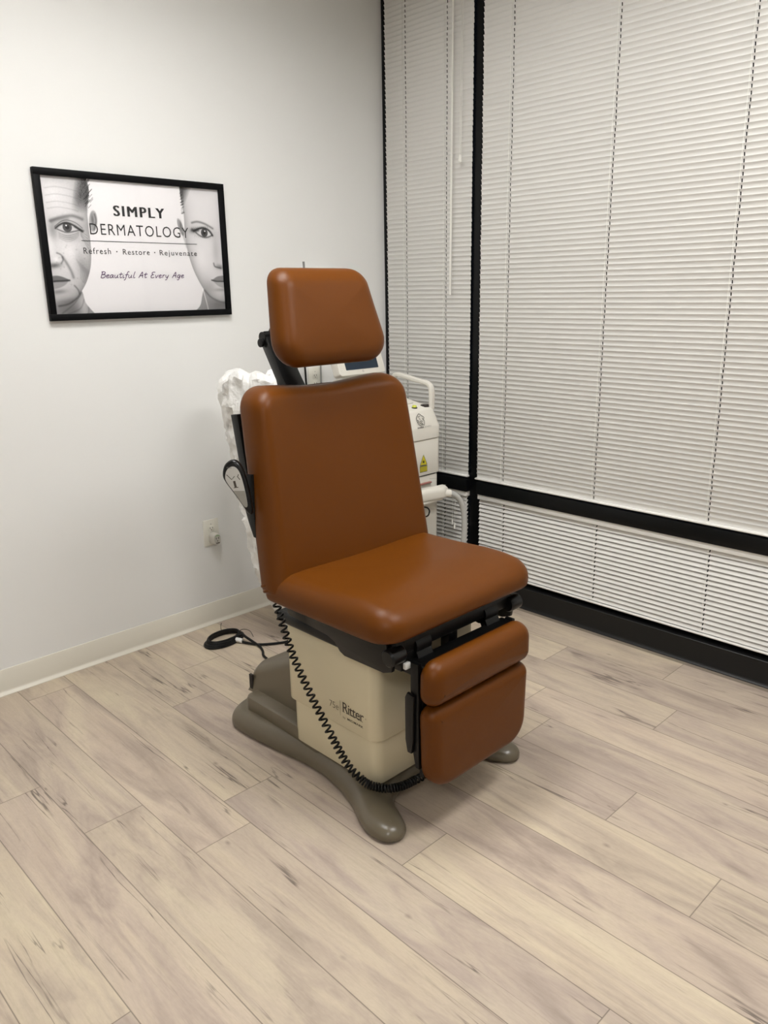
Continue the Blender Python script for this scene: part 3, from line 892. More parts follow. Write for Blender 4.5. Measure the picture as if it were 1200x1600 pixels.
    obj('script_lettering', ribbon(lines, 0.0027, o=(0, y, 0), u=u, v=v), M['purple_ink'], t, False)
    obj('glass_pane', box(xa, xb, -0.0145, -0.0125, za, zb), M['poster_glass'], t, False)
poster()

# ------------------------------------------------------------------ wall outlets
def outlet(label, xc_, zc_, w_, h_):
    t = thing('wall_outlet', label, 'outlet', (xc_, 0, zc_), 'ivory wall outlets')
    obj('cover_plate', box(xc_ - w_ / 2, xc_ + w_ / 2, -0.006, -0.0005, zc_ - h_ / 2, zc_ + h_ / 2, bev=0.0022), M['outlet'], t)
    for dz in (0.0195, -0.0195):
        pts = rounded([(xc_ - 0.0165, zc_ + dz - 0.0142), (xc_ + 0.0165, zc_ + dz - 0.0142), (xc_ + 0.0165, zc_ + dz + 0.0142), (xc_ - 0.0165, zc_ + dz + 0.0142)], 0.006, 4)
        s = obj('socket', prism([(a, 0, b) for a, b in pts], (0, -1, 0), 0.0055, 0.0075, 0.0005), M['outlet'], t)
        bm = B()
        add_box(bm, xc_ - 0.0075, xc_ - 0.0055, -0.0082, -0.0072, zc_ + dz - 0.002, zc_ + dz + 0.006)
        add_box(bm, xc_ + 0.0055, xc_ + 0.0075, -0.0082, -0.0072, zc_ + dz - 0.001, zc_ + dz + 0.006)
        cyl((xc_, -0.0072, zc_ + dz - 0.007), (xc_, -0.0082, zc_ + dz - 0.007), 0.0022, 10, bm)
        obj('slots', bm, M['gap'], s, False)
    obj('cover_screw', lathe([(0.003, 0), (0.003, 0.001), (0.001, 0.0016)], (xc_, -0.006, zc_ + 0.040), (0, -1, 0), 12), M['plug_grey'], t)
    return t
outlet('ivory wall outlet left of the chair with a plug-in adapter in its lower socket', -1.1225, 0.4430, 0.080, 0.124)
outlet('ivory wall outlet seen in the gap between headrest and chair back', -0.470, 1.085, 0.080, 0.124)

t = thing('plug_adapter', 'rounded grey plug-in adapter with its own socket, in the left wall outlet', 'adapter', (-1.119, -0.0075, 0.416))
def body_ring(y, w_, h_, r):
    return [(a, y, b) for a, b in rounded([(-1.118 - w_, 0.416 - h_), (-1.118 + w_, 0.416 - h_), (-1.118 + w_, 0.416 + h_), (-1.118 - w_, 0.416 + h_)], r, 5)]
bm = B()
rings = [[bm.verts.new(p) for p in body_ring(*a)] for a in ((-0.0077, 0.021, 0.029, 0.018), (-0.020, 0.022, 0.030, 0.019), (-0.034, 0.0205, 0.028, 0.018), (-0.042, 0.018, 0.0255, 0.016), (-0.046, 0.0165, 0.024, 0.015))]
for a, b in zip(rings[:-1], rings[1:]):
    n = len(a)
    for i in range(n): bm.faces.new((a[i], a[(i + 1) % n], b[(i + 1) % n], b[i]))
bm.faces.new(rings[0]); bm.faces.new(rings[-1])
obj('adapter_body', bm, M['plug_grey'], t)
bm = B()
add_box(bm, -1.1255, -1.1230, -0.0468, -0.0458, 0.417, 0.426); add_box(bm, -1.1130, -1.1105, -0.0468, -0.0458, 0.418, 0.426)
cyl((-1.118, -0.0458, 0.409), (-1.118, -0.0468, 0.409), 0.0026, 10, bm)
obj('socket_slots', bm, M['gap'], t, False)
obj('maker_mark', box(-1.1265, -1.1075, -0.0467, -0.0458, 0.3975, 0.4015), M['ink'], t, False)
obj('green_mark', ribbon([[(-1.1275 + 0.0095 * (1 - math.cos(a)), 0.430 + 0.0055 * math.sin(a)) for a in [math.pi * k / 8 for k in range(9)]]], 0.003, o=(0, -0.0461, 0), u=(1, 0, 0), v=(0, 0, 1)), M['green'], t, False, label='pale green arc')

# ------------------------------------------------------------------ white box on the wall above the headrest
t = thing('wall_box', 'flat white wall box with short grey antenna, top edge just above the headrest', 'wall box', (-0.44, 0, 1.30))
obj('housing', box(-0.545, -0.335, -0.035, -0.001, 1.30, 1.614, bev=0.004, seg=3), M['whitebox'], t)
obj('antenna', tube([(-0.540, -0.041, 1.50), (-0.5400, -0.041, 1.60), (-0.5415, -0.041, 1.640)], 0.0055, 8), M['rod'], t)
obj('black_cable', tube(smooth_path([(-0.54, -0.020, 1.302), (-0.541, -0.016, 1.20), (-0.536, -0.014, 1.10), (-0.530, -0.012, 0.95), (-0.54, -0.010, 0.70), (-0.54, -0.024, 0.30), (-0.54, -0.024, 0.01)], 8), 0.0045, 8), M['rubber'], t)
obj('grey_cable', tube(smooth_path([(-0.44, -0.020, 1.302), (-0.438, -0.014, 1.20), (-0.438, -0.012, 1.10), (-0.437, -0.012, 0.90), (-0.437, -0.012, 0.70), (-0.437, -0.024, 0.30), (-0.437, -0.024, 0.01)], 8), 0.004, 8), M['rod'], t)

# ------------------------------------------------------------------ crumpled white bag behind the chair
def crumpled_bag():
    rng = random.Random(3)
    bm = B()
    sec = [(0.004, -0.890, 0.085, 0.09), (0.03, -0.895, 0.09, 0.10), (0.15, -0.955, 0.105, 0.115), (0.30, -1.005, 0.115, 0.125), (0.42, -1.025, 0.120, 0.13), (0.60, -1.050, 0.125, 0.135), (0.78, -1.072, 0.130, 0.14),
           (0.90, -1.078, 0.132, 0.145), (0.97, -1.085, 0.136, 0.15), (1.03, -1.092, 0.143, 0.155), (1.09, -1.093, 0.147, 0.158), (1.13, -1.093, 0.148, 0.158), (1.165, -1.094, 0.144, 0.155), (1.185, -1.095, 0.128, 0.14), (1.192, -1.096, 0.10, 0.11), (1.170, -1.09, 0.06, 0.06)]
    NS = 96
    # resample
    rows = []
    for (a, b) in zip(sec[:-1], sec[1:]):
        k = max(1, int(abs(b[0] - a[0]) / 0.018))
        for j in range(k):
            f = j / k
            rows.append(tuple(a[i] * (1 - f) + b[i] * f for i in range(4)))
    rows.append(sec[-1])
    from mathutils import noise as mn
    rings = []
    for (z, cx, rx, ry) in rows:
        ring = []
        for s in range(NS):
            th = 2 * math.pi * s / NS
            c, sn = math.cos(th), math.sin(th)
            p = Vector((c * 3.2, sn * 3.2, z * 6.0))
            q = mn.noise(p * 1.1) * 0.5
            ridge = abs(mn.noise(p * 2.3 + Vector((7, 3, 1)))) * 1.0
            amp = 0.042 if z > 0.25 else 0.014
            fold = abs(mn.noise(Vector((c * 1.7 + z * 3.1, sn * 1.7 - z * 2.3, z * 4.0 + 9.0)))) + 0.5 * abs(mn.noise(Vector((c * 6.0, sn * 6.0, z * 14.0))))
            d = amp * (q * 0.7 - ridge * 0.8 - fold * 0.9 + 0.50)
            zz = z
            if z > 1.12: zz = z + 0.016 * math.sin(3 * th + 2.2) + 0.014 * mn.noise(Vector((c * 2, sn * 2, 4))) + (0.034 * math.exp(-((th - math.pi - 0.15) / 0.28) ** 2))
            ring.append(bm.verts.new((cx + c * (rx * 0.985 + d), -0.40 + sn * (ry + d), max(zz, 0.003))))
        rings.append(ring)
    for A_, B_ in zip(rings[:-1], rings[1:]):
        for k in range(NS): bm.faces.new((A_[k], A_[(k + 1) % NS], B_[(k + 1) % NS], B_[k]))
    bm.faces.new(rings[0]); bm.faces.new(rings[-1])
    o = obj('plastic_bag', bm, M['bag'], None, True, origin=(-0.92, -0.40, 0))
    tag(o, 'crumpled white plastic bag standing behind the left side of the chair back', 'bag')
crumpled_bag()

# ------------------------------------------------------------------ laser machine behind the chair
def laser():
    t = thing('laser_machine', 'tall white medical laser cabinet with screen behind the chair by the blinds', 'medical laser', (-0.505, -0.40, 0))
    xa, xb = -0.700, -0.250
    yf, yb = -0.650, -0.130
    obj('lower_cabinet', vbox(xa + 0.012, xb - 0.012, yf + 0.004, yb, 0.07, 0.676, 0.035, 0.004), M['machine_lo'], t)
    obj('shadow_gap', vbox(xa + 0.016, xb - 0.016, yf + 0.008, yb - 0.01, 0.675, 0.683, 0.035, 0.0), M['gap'], t)
    obj('middle_cabinet', vbox(xa + 0.004, xb - 0.004, yf, yb, 0.682, 0.844, 0.035, 0.003), M['machine'], t)
    # hood: stacked rounded sections leaning in towards the top
    bm = B()
    rows = [(0.8455, xa + 0.006, xb - 0.006, yf + 0.002, yb), (0.850, xa + 0.002, xb - 0.002, yf - 0.003, yb), (0.900, xa + 0.001, xb - 0.001, yf - 0.004, yb), (0.906, xa + 0.003, xb - 0.003, yf - 0.002, yb),
            (0.975, xa + 0.024, xb - 0.024, yf + 0.016, yb), (0.984, xa + 0.030, xb - 0.030, yf + 0.024, yb)]
    rings = []
    for (z, x0, x1, y0, y1) in rows:
        rings.append([bm.verts.new((px, py, z + max(0.0, (z - 0.905) / 0.08) * max(0.0, (py + 0.56)) * 0.20)) for px, py in rounded([(x0, y0), (x1, y0), (x1, y1), (x0, y1)], 0.040, 6)])
    n = len(rings[0])
    for a, b in zip(rings[:-1], rings[1:]):
        for i in range(n): bm.faces.new((a[i], a[(i + 1) % n], b[(i + 1) % n], b[i]))
    bm.faces.new(rings[0]); bm.faces.new(rings[-1])
    obj('hood', bm, M['machine'], t)
    # raised panel on the sloping top
    def top_z(y): return 0.984 + max(0.0, y + 0.56) * 0.20
    pts = rounded([(-0.625, -0.545), (-0.325, -0.545), (-0.325, -0.20), (-0.625, -0.20)], 0.02, 4)
    bm = B()
    a = [bm.verts.new((x, y, top_z(y) - 0.004)) for x, y in pts]; b = [bm.verts.new((x, y, top_z(y) + 0.016)) for x, y in pts]
    for i in range(len(a)): bm.faces.new((a[i], a[(i + 1) % len(a)], b[(i + 1) % len(a)], b[i]))
    bm.faces.new(a); bm.faces.new(b)
    obj('top_panel', bm, M['machine'], t)
    # carrying handles left and right
    prof = rounded([(-0.013, -0.010), (0.013, -0.010), (0.013, 0.010), (-0.013, 0.010)], 0.006, 3)
    for hx in (-0.288, -0.662):
        path = smooth_path([(hx, -0.615, 0.975), (hx, -0.617, 1.02), (hx, -0.617, 1.055), (hx, -0.610, 1.078), (hx, -0.585, 1.092), (hx, -0.52, 1.102), (hx, -0.43, 1.117), (hx, -0.395, 1.119), (hx, -0.375, 1.105), (hx, -0.368, 1.07), (hx, -0.366, 1.03)], 5)
        obj('handle', tube(path, 0.01, prof=prof), M['machine'], t)
    b_ = obj('button_base', lathe([(0.013, 0), (0.013, 0.006), (0.010, 0.008)], (-0.383, -0.598, 0.985), sides=20), M['gap'], t)
    obj('button', lathe([(0.0105, 0.006), (0.0105, 0.013), (0.008, 0.016), (0.003, 0.017)], (-0.383, -0.598, 0.985), sides=20), M['lime'], b_, label='lime yellow push button')
    k = obj('key_switch', box(-0.326, -0.290, -0.612, -0.580, 0.983, 0.997, bev=0.004), M['gap'], t)
    obj('key_slot', lathe([(0.007, 0), (0.007, 0.003), (0.004, 0.004)], (-0.308, -0.596, 0.996), sides=14), M['chrome'], k)
    # screen
    sc = obj('monitor', B_monitor(), M['machine'], t)
    return t
def monitor_frame():
    c = Vector((-0.578, -0.475, 1.155)); tilt = math.radians(20)
    u = Vector((1, 0, 0)); v = Vector((0, math.sin(tilt), math.cos(tilt))); n = u.cross(v)
    return c, u, v, n
def B_monitor():
    c, u, v, n = monitor_frame()
    pts = rounded([(-0.137, -0.005), (0.137, -0.005), (0.137, 0.235), (-0.137, 0.235)], 0.014, 5)
    bm = prism([c + u * a + v * b for a, b in pts], n, -0.045, 0.0, 0.004)
    cyl(c + v * 0.08 - n * 0.05, Vector((-0.578, -0.36, 1.02)), 0.035, 16, bm)
    return bm
laser_root = laser()
mon = [o for o in laser_root.children if o.name.startswith('monitor')][0]
c, u, v, n = monitor_frame()
pts = rounded([(-0.096, 0.018), (0.098, 0.018), (0.098, 0.215), (-0.096, 0.215)], 0.003, 2)
obj('screen', prism([c + u * a + v * b for a, b in pts], n, -0.001, 0.0008), M['screen'], mon, False)
obj('power_mark', ribbon([[(0.004 * math.cos(a), 0.0085 + 0.004 * math.sin(a)) for a in [math.pi * 2 * k / 12 for k in range(13)]]], 0.0015, o=c, u=u, v=v), M['grey_ink'], mon, False)
# emblem and lettering on the hood's sloping face
eo = Vector((-0.4215, -0.6525, 0.9130)); eu = Vector((1, 0, 0)); ev = Vector((0, 0.018, 0.069)).normalized()
E_ = [[(0.010, 0.010), (0.004, 0.022), (0.002, 0.034), (0.006, 0.045), (0.014, 0.052), (0.022, 0.057), (0.030, 0.053)], [(0.030, 0.053), (0.038, 0.046), (0.047, 0.042), (0.052, 0.036), (0.048, 0.031), (0.044, 0.028)],
      [(0.044, 0.028), (0.050, 0.022), (0.049, 0.012), (0.044, 0.002), (0.038, 0.006), (0.032, 0.012)], [(0.010, 0.010), (0.018, 0.004), (0.026, 0.000)], [(0.014, 0.018), (0.022, 0.012), (0.034, 0.003)], [(0.018, 0.024), (0.026, 0.019), (0.036, 0.009)],
      [(0.018, 0.036), (0.026, 0.030)], [(0.026, 0.026), (0.034, 0.022), (0.038, 0.018)], [(0.012, 0.044), (0.020, 0.042), (0.024, 0.047)], [(0.040, 0.036), (0.042, 0.030)], [(0.005, 0.030), (0.011, 0.026)], [(0.008, 0.018), (0.014, 0.028)]]
obj('lion_emblem', ribbon(E_, 0.0026, o=eo, u=eu, v=ev, lift=0.0016), M['black_ink'], laser_root, False)
text('maker_lettering', 'ROHRER', (-0.4215, -0.6545, 0.9035), (1, 0, 0), ev, 0.041, 0.0072, M['black_ink'], laser_root, bold=0.02, depth=0.0012)
text('maker_lettering', 'AESTHETICS', (-0.3785, -0.6545, 0.9035), (1, 0, 0), ev, 0.047, 0.0072, M['grey_ink'], laser_root, bold=-0.01, depth=0.0012)
# laser warning label
lab = obj('warning_label', ribbon([[(-0.4045, 0.7135), (-0.3565, 0.7135)]], 0.0270, o=(0, -0.650, 0), u=(1, 0, 0), v=(0, 0, 1), lift=0.0008), M['yellow'], laser_root, False, label='yellow warning label with black lines')
bm = B()
y = -0.6512
vs = [bm.verts.new((a, y + 0.0003, b)) for a, b in ((-0.404, 0.7315), (-0.357, 0.7315), (-0.3805, 0.7800))]
bm.faces.new(vs)
obj('warning_triangle', bm, M['yellow'], laser_root, False)
L_ = [[(-0.404, 0.7315), (-0.357, 0.7315), (-0.3805, 0.7800), (-0.404, 0.7315)], [(-0.4045, 0.727), (-0.3565, 0.727), (-0.3565, 0.700), (-0.4045, 0.700), (-0.4045, 0.727)]]
L2 = [[(-0.400, z), (-0.361, z)] for z in (0.7215, 0.7165, 0.711, 0.7055)]
bm = ribbon(L_, 0.0028, o=(0, y - 0.0002, 0), u=(1, 0, 0), v=(0, 0, 1))
ribbon(L2, 0.0012, bm=bm, o=(0, y - 0.0002, 0), u=(1, 0, 0), v=(0, 0, 1))
for k in range(8):
    an = 2 * math.pi * k / 8
    ribbon([[(-0.3805, 0.7465), (-0.3805 + 0.009 * math.cos(an), 0.7465 + 0.009 * math.sin(an))]], 0.0022, bm=bm, o=(0, y - 0.0002, 0), u=(1, 0, 0), v=(0, 0, 1))
obj('warning_lines', bm, M['black_ink'], laser_root, False)
# dock ledge, cable hook, casters
obj('dock_slot', box(-0.470, -0.330, -0.658, -0.640, 0.640, 0.647, bev=0.002), M['red'], laser_root, label='dull red edged slot above the handpiece dock')
obj('dock_shelf', box(-0.462, -0.300, -0.700, -0.640, 0.560, 0.572, bev=0.003), M['machine'], laser_root)
obj('cable_hook', tube(smooth_path([(-0.405, -0.645, 0.535), (-0.385, -0.668, 0.535), (-0.368, -0.672, 0.523), (-0.364, -0.672, 0.508), (-0.372, -0.670, 0.492), (-0.392, -0.662, 0.487)], 6), 0.0035, 8), M['rubber'], laser_root)
for cx_ in (-0.64, -0.31):
    for cy_ in (-0.59, -0.20):
        k = obj('caster', cyl((cx_ - 0.012, cy_, 0.032), (cx_ + 0.012, cy_, 0.032), 0.032, 20), M['rubber'], laser_root)
        obj('caster_fork', box(cx_ - 0.018, cx_ + 0.018, cy_ - 0.015, cy_ + 0.015, 0.040, 0.075), M['rod'], k)

t = thing('laser_handpiece', 'white handpiece with a thick grey hose docked on the laser cabinet front', 'laser handpiece', (-0.36, -0.69, 0.572))
pts = rounded([(-0.455, -0.700), (-0.310, -0.722), (-0.268, -0.705), (-0.243, -0.668), (-0.300, -0.664), (-0.455, -0.664)], [0.02, 0.035, 0.012, 0.015, 0.01, 0.01], 5)
bm = pad(pts, 0.060, 0.026, lambda a, b, h: Vector((a, b, 0.5725 + h - 0.06 * max(0, a + 0.40) * (h / 0.060))), 0.002, rb=0.012, step=0.01)
obj('handpiece_body', bm, M['machine'], t)
bm = ribbon([[(-0.38, 0.0), (-0.335, 0.0)], [(-0.375, 0.006), (-0.345, 0.006)]], 0.003, o=(0, -0.688, 0.6335), u=(1, 0, -0.1), v=(0, 1, 0), lift=0.0)
obj('print_marks', bm, M['grey_ink'], t, False)
hp = smooth_path([(-0.300, -0.700, 0.592), (-0.275, -0.712, 0.590), (-0.250, -0.724, 0.580), (-0.222, -0.737, 0.550), (-0.205, -0.745, 0.500), (-0.200, -0.748, 0.440), (-0.203, -0.748, 0.36), (-0.215, -0.745, 0.26), (-0.245, -0.74, 0.16), (-0.30, -0.735, 0.10), (-0.36, -0.72, 0.09), (-0.42, -0.71, 0.10), (-0.47, -0.70, 0.08)], 8)
obj('hose', tube(hp, 0.0135, 14), M['hose'], t)
obj('hose_collar', tube([(-0.296, -0.702, 0.592), (-0.268, -0.716, 0.588)], 0.0185, 16), M['machine'], t)

# ------------------------------------------------------------------ the exam chair
XC = -1.355
chair = thing('exam_chair', 'tan leather powered exam chair with headrest and cream base in the room middle', 'exam chair', (XC, -1.25, 0))
def xc(a): return XC + a

# floor casting
half = [(0.0, -0.735), (-0.110, -0.770), (-0.190, -0.795), (-0.240, -0.830), (-0.262, -0.880), (-0.260, -0.98), (-0.245, -1.12), (-0.228, -1.26), (-0.236, -1.38), (-0.268, -1.50), (-0.305, -1.58), (-0.322, -1.64), (-0.312, -1.695), (-0.278, -1.718), (-0.240, -1.706), (-0.212, -1.660), (-0.190, -1.610), (-0.150, -1.575), (-0.08, -1.556), (0.0, -1.552)]
ol = half + [(-a, b) for a, b in reversed(half[1:-1])]
ol = [(p.x, p.y) for p in smooth_path([(a, b, 0) for a, b in ol], 4, True)]
def cast_map(a, b, h):
    k = 1.0
    tip = max(0.0, (-b - 1.46) / 0.26)
    k = 1.0 - 0.42 * min(1, tip) if abs(a) > 0.1 else 1.0
    k *= 1 - 0.25 * max(0, (b + 0.95) / 0.22)
    return Vector((xc(a), b, 0.009 + h * k))
obj('base_casting', pad(ol, 0.062, 0.045, cast_map, rb=0.004, step=0.05, nonconvex=True), M['taupe'], chair)
for (a, b) in ((-0.27, -1.66), (0.27, -1.66), (-0.20, -0.86), (0.20, -0.86)):
    obj('foot_pad', cyl((xc(a), b, 0.0), (xc(a), b, 0.012), 0.022, 16), M['rubber'], chair)
# motor cover: low ledge and domed hump
bm = vbox(xc(-0.212), xc(0.212), -1.30, -0.872, 0.048, 0.118, 0.03, 0.010)
mc = obj('motor_cover', bm, M['taupe'], chair)
def hump():
    bm = B()
    # profile along y (rear to front): height and half width
    rows = [(-0.826, 0.105, 0.150), (-0.829, 0.16, 0.150), (-0.840, 0.192, 0.148), (-0.862, 0.214, 0.147), (-0.93, 0.240, 0.147), (-1.01, 0.278, 0.146), (-1.10, 0.315, 0.146), (-1.22, 0.335, 0.146)]
    rings = []
    for (y, z, w_) in rows:
        r = min(0.045, (z - 0.10) * 0.7)
        pts = [(-w_ - 0.012, 0.100)] + [(-w_ + r - r * math.cos(a) , z - r + r * math.sin(a)) for a in [math.pi / 2 * k / 6 for k in range(7)]] + [(w_ - r + r * math.sin(a), z - r + r * math.cos(a)) for a in [math.pi / 2 * k / 6 for k in range(7)]] + [(w_ + 0.012, 0.100)]
        rings.append([bm.verts.new((xc(a), y, b)) for a, b in pts])
    n = len(rings[0])
    for A_, B_ in zip(rings[:-1], rings[1:]):
        for i in range(n): bm.faces.new((A_[i], A_[(i + 1) % n], B_[(i + 1) % n], B_[i]))
    bm.faces.new(rings[0]); bm.faces.new(rings[-1])
    return bm
obj('motor_hump', hump(), M['taupe'], mc)
obj('vent_slot', box(xc(-0.158), xc(-0.150), -0.850, -0.832, 0.105, 0.165), M['gap'], mc, False)
for yy in (-0.90, -1.00): obj('cover_screw', cyl((xc(-0.2115), yy, 0.058), (xc(-0.2135), yy, 0.058), 0.0035, 10), M['chrome'], mc, False)
obj('base_plinth', vbox(xc(-0.205), xc(0.205), -1.545, -1.155, 0.045, 0.072, 0.02, 0.002), M['taupe'], chair)

# telescoping cream skirts
obj('lower_skirt', vbox(xc(-0.2140), xc(0.2140), -1.560, -1.160, 0.072, 0.250, 0.034, 0.003), M['cream'], chair)
us = obj('upper_skirt', vbox(xc(-0.2260), xc(0.2260), -1.574, -1.148, 0.226, 0.502, 0.038, 0.003), M['cream'], chair)
fx = xc(-0.2262)
U_, V_ = (0, -1, 0), (0, 0, 1)
text('model_lettering', '75e', (fx, -1.3695, 0.2755), U_, V_, 0.0415, 0.0215, M['ink'], us, bold=-0.015)
text('maker_lettering', 'Ritter', (fx, -1.4310, 0.2790), U_, V_, 0.0935, 0.0335, M['ink'], us, bold=0.006, spacing=0.9)
bm = ribbon([[(1.4195, 0.2620), (1.4195, 0.3130)]], 0.0011, o=(fx, 0, 0), u=U_, v=V_)
S_ = [(1.4305, 1.4400, 0.2797), (1.4305, 1.4400, 0.3117), (1.4455, 1.4540, 0.2797), (1.4590, 1.4665, 0.2797), (1.4740, 1.4815, 0.2797), (1.4985, 1.5080, 0.2797), (1.5120, 1.5200, 0.2797)]
ribbon([[(a, z), (b, z)] for a, b, z in S_], 0.0016, bm=bm, o=(fx, 0, 0), u=U_, v=V_)
ribbon([[(1.5325 + 0.0018 * math.cos(a), 0.2945 + 0.0018 * math.sin(a)) for a in [2 * math.pi * k / 10 for k in range(11)]]], 0.0008, bm=bm, o=(fx, 0, 0), u=U_, v=V_)
obj('lettering_serifs', bm, M['ink'], us, False)
text('byline_lettering', 'by', (fx, -1.4310, 0.2555), U_, V_, 0.0115, 0.0095, M['ink'], us, bold=-0.01)
text('byline_lettering', 'MIDMARK', (fx, -1.4510, 0.2585), U_, V_, 0.0705, 0.0078, M['ink'], us, bold=0.01, spacing=1.05)

# seat carriage
bm = B()
add_box(bm, xc(-0.258), xc(0.258), -1.600, -1.155, 0.503, 0.541, bev=0.014, seg=3)
obj('carriage_tray', bm, M['black'], chair)
bm = B()
pts = [(-1.235, 0.604), (-1.235, 0.560), (-1.245, 0.552), (-1.42, 0.541), (-1.455, 0.530), (-1.475, 0.508), (-1.495, 0.500), (-1.655, 0.503), (-1.685, 0.515), (-1.690, 0.548), (-1.655, 0.604)]
for sx in (-1, 1):
    bmx = prism([(xc(sx * 0.262), a, b) for a, b in pts], (1, 0, 0), -0.007, 0.007, 0.002)
    obj('side_rail', bmx, M['satin'], chair)
bm = B()
add_box(bm, xc(-0.255), xc(0.255), -1.655, -1.25, 0.560, 0.606, bev=0.004)
add_box(bm, xc(-0.255), xc(0.255), -1.690, -1.655, 0.552, 0.598, bev=0.006)
obj('seat_frame', bm, M['black'], chair)
for sx in (-1, 1):
    obj('end_cap', lathe([(0.004, -0.004), (0.022, 0.0), (0.025, 0.006), (0.025, 0.050), (0.020, 0.055), (0.004, 0.056)], (xc(sx * 0.232), -1.688, 0.562), (sx, 0, 0), 20), M['satin'], chair)

# leg rest linkage
for sx in (-1, 1):
    bm = tube([(xc(sx * 0.150), -1.660, 0.570), (xc(sx * 0.150), -1.680, 0.550), (xc(sx * 0.150), -1.705, 0.50), (xc(sx * 0.150), -1.712, 0.44)], 0.012, prof=[(-0.012, -0.030), (0.012, -0.030), (0.012, 0.030), (-0.012, 0.030)])
    cyl((xc(sx * 0.150 - 0.030), -1.668, 0.560), (xc(sx * 0.150 + 0.030), -1.668, 0.560), 0.030, 18, bm)
    obj('link_arm', bm, M['black'], chair)
bm = B()
add_box(bm, xc(-0.020), xc(0.020), -1.672, -1.640, 0.44, 0.575, bev=0.003)
add_box(bm, xc(-0.125), xc(0.045), -1.664, -1.644, 0.541, 0.553, bev=0.003)
add_box(bm, xc(-0.18), xc(-0.115), -1.675, -1.58, 0.470, 0.545, bev=0.003)
add_box(bm, xc(-0.235), xc(-0.150), -1.690, -1.61, 0.505, 0.555, bev=0.004)
obj('link_bracket', bm, M['black'], chair)
for (a, b, c_) in ((-0.020, -1.676, 0.555), (-0.090, -1.678, 0.495), (-0.170, -1.692, 0.480), (-0.004, -1.674, 0.500)):
    obj('bolt', cyl((xc(a), b, c_), (xc(a), b - 0.008, c_), 0.006, 10), M['chrome'], chair)
obj('switch_block', box(xc(-0.228), xc(-0.208), -1.700, -1.688, 0.512, 0.530, bev=0.002), M['tape'], chair, label='small white block')
bm = B()
add_box(bm, xc(-0.200), xc(0.200), -1.734, -1.722, 0.180, 0.530, bev=0.003)
add_box(bm, xc(-0.205), xc(0.205), -1.762, -1.690, 0.520, 0.531, bev=0.003)
obj('leg_rest_plate', bm, M['black'], chair)
for sx in (-1, 1):
    pts = [(-1.734, 0.535), (-1.706, 0.535), (-1.704, 0.45), (-1.712, 0.26), (-1.722, 0.215), (-1.735, 0.215)]
    obj('leg_rest_bracket', prism([(xc(sx * 0.208), a, b) for a, b in pts], (1, 0, 0), -0.008, 0.008, 0.003), M['black'], chair)
    pts = [(-1.726, 0.440), (-1.702, 0.446), (-1.694, 0.43), (-1.694, 0.30), (-1.702, 0.262), (-1.716, 0.262), (-1.722, 0.30)]
    obj('slot_guide', prism([(xc(sx * 0.222), a, b) for a, b in pts], (1, 0, 0), -0.005, 0.005, 0.002), M['satin'], chair)

# cushions
def seat_map(a, b, h):
    k = h / 0.095
    dish = -0.010 * math.exp(-(a / 0.22) ** 2) * k
    fl = max(0.0, (-b - 1.60) / 0.14)
    lift = 0.010 * k * math.exp(-((b + 1.58) / 0.12) ** 2)
    und = 0.010 * fl * fl * (1 - k)
    return Vector((xc(a), b, 0.606 + h + dish + lift - 0.012 * fl * fl * k + und))
ol = rounded([(-0.334, -1.200), (-0.326, -1.735), (0.326, -1.735), (0.334, -1.200)], [0.03, 0.075, 0.075, 0.03], 8)
obj('seat_cushion', pad(ol, 0.095, 0.055, seat_map, 0.004, rb=0.022, step=0.025), M['leather'], chair)

def rear_y(z): return -1.200 + (z - 0.65) * 0.195
def back_map(a, b, h):
    # wings come forward at the sides, more towards the top
    zt = min(1.0, max(0.0, (b - 0.66) / 0.56))
    k = h / 0.075
    wing = (0.012 + 0.036 * zt) * min(1.0, abs(a) / 0.30) ** 2.2
    dip = -0.020 * math.exp(-(a / 0.17) ** 2) * max(0.0, (b - 1.05) / 0.19) ** 2
    return Vector((xc(a), rear_y(b) - h - wing * k - 0.010 * k * (1 - zt), b + dip + 0.006 * k * zt))
ol = rounded([(-0.343, 0.622), (0.343, 0.622), (0.306, 1.238), (-0.306, 1.238)], [0.035, 0.035, 0.075, 0.075], 8)
obj('backrest_cushion', pad(ol, 0.075, 0.045, back_map, 0.004, rb=0.015, step=0.025), M['leather'], chair)
# gathered leather at the lower rear corner of the backrest
bm = B()
for k, (z0, y0) in enumerate(((0.660, -1.203), (0.646, -1.212))):
    tube(smooth_path([(xc(-0.310), y0 + 0.010, z0 - 0.012), (xc(-0.3345), y0 - 0.006, z0 - 0.004), (xc(-0.3350), y0 - 0.026, z0 + 0.004), (xc(-0.322), y0 - 0.052, z0 + 0.010)], 5), 0.0065, 8, bm)
obj('corner_gather', bm, M['leather'], chair)
# back shell and rails
bm = B()
sh = Matrix(((1, 0, 0, 0), (0, 1, 0.195, 0), (0, 0, 1, 0), (0, 0, 0, 1)))
def sy(z): return rear_y(z) - 0.195 * z
add_box(bm, xc(-0.24), xc(0.24), sy(0) + 0.001, sy(0) + 0.030, 0.66, 1.14, bev=0.004, mtx=sh)
obj('back_shell', bm, M['black'], chair)
for sx in (-1, 1):
    pts = [(0.002, 1.158), (0.036, 1.154), (0.036, 0.98), (0.024, 0.80), (0.004, 0.775)]
    obj('back_rail', prism([(xc(sx * 0.300), rear_y(z) + d_ + 0.004, z) for d_, z in pts], (1, 0, 0), -0.010, 0.010, 0.002), M['black'], chair)
    obj('rail_mount', box(xc(sx * 0.29) - 0.04, xc(sx * 0.29) + 0.04, -1.140, -1.118, 0.90, 0.96), M['black'], chair)

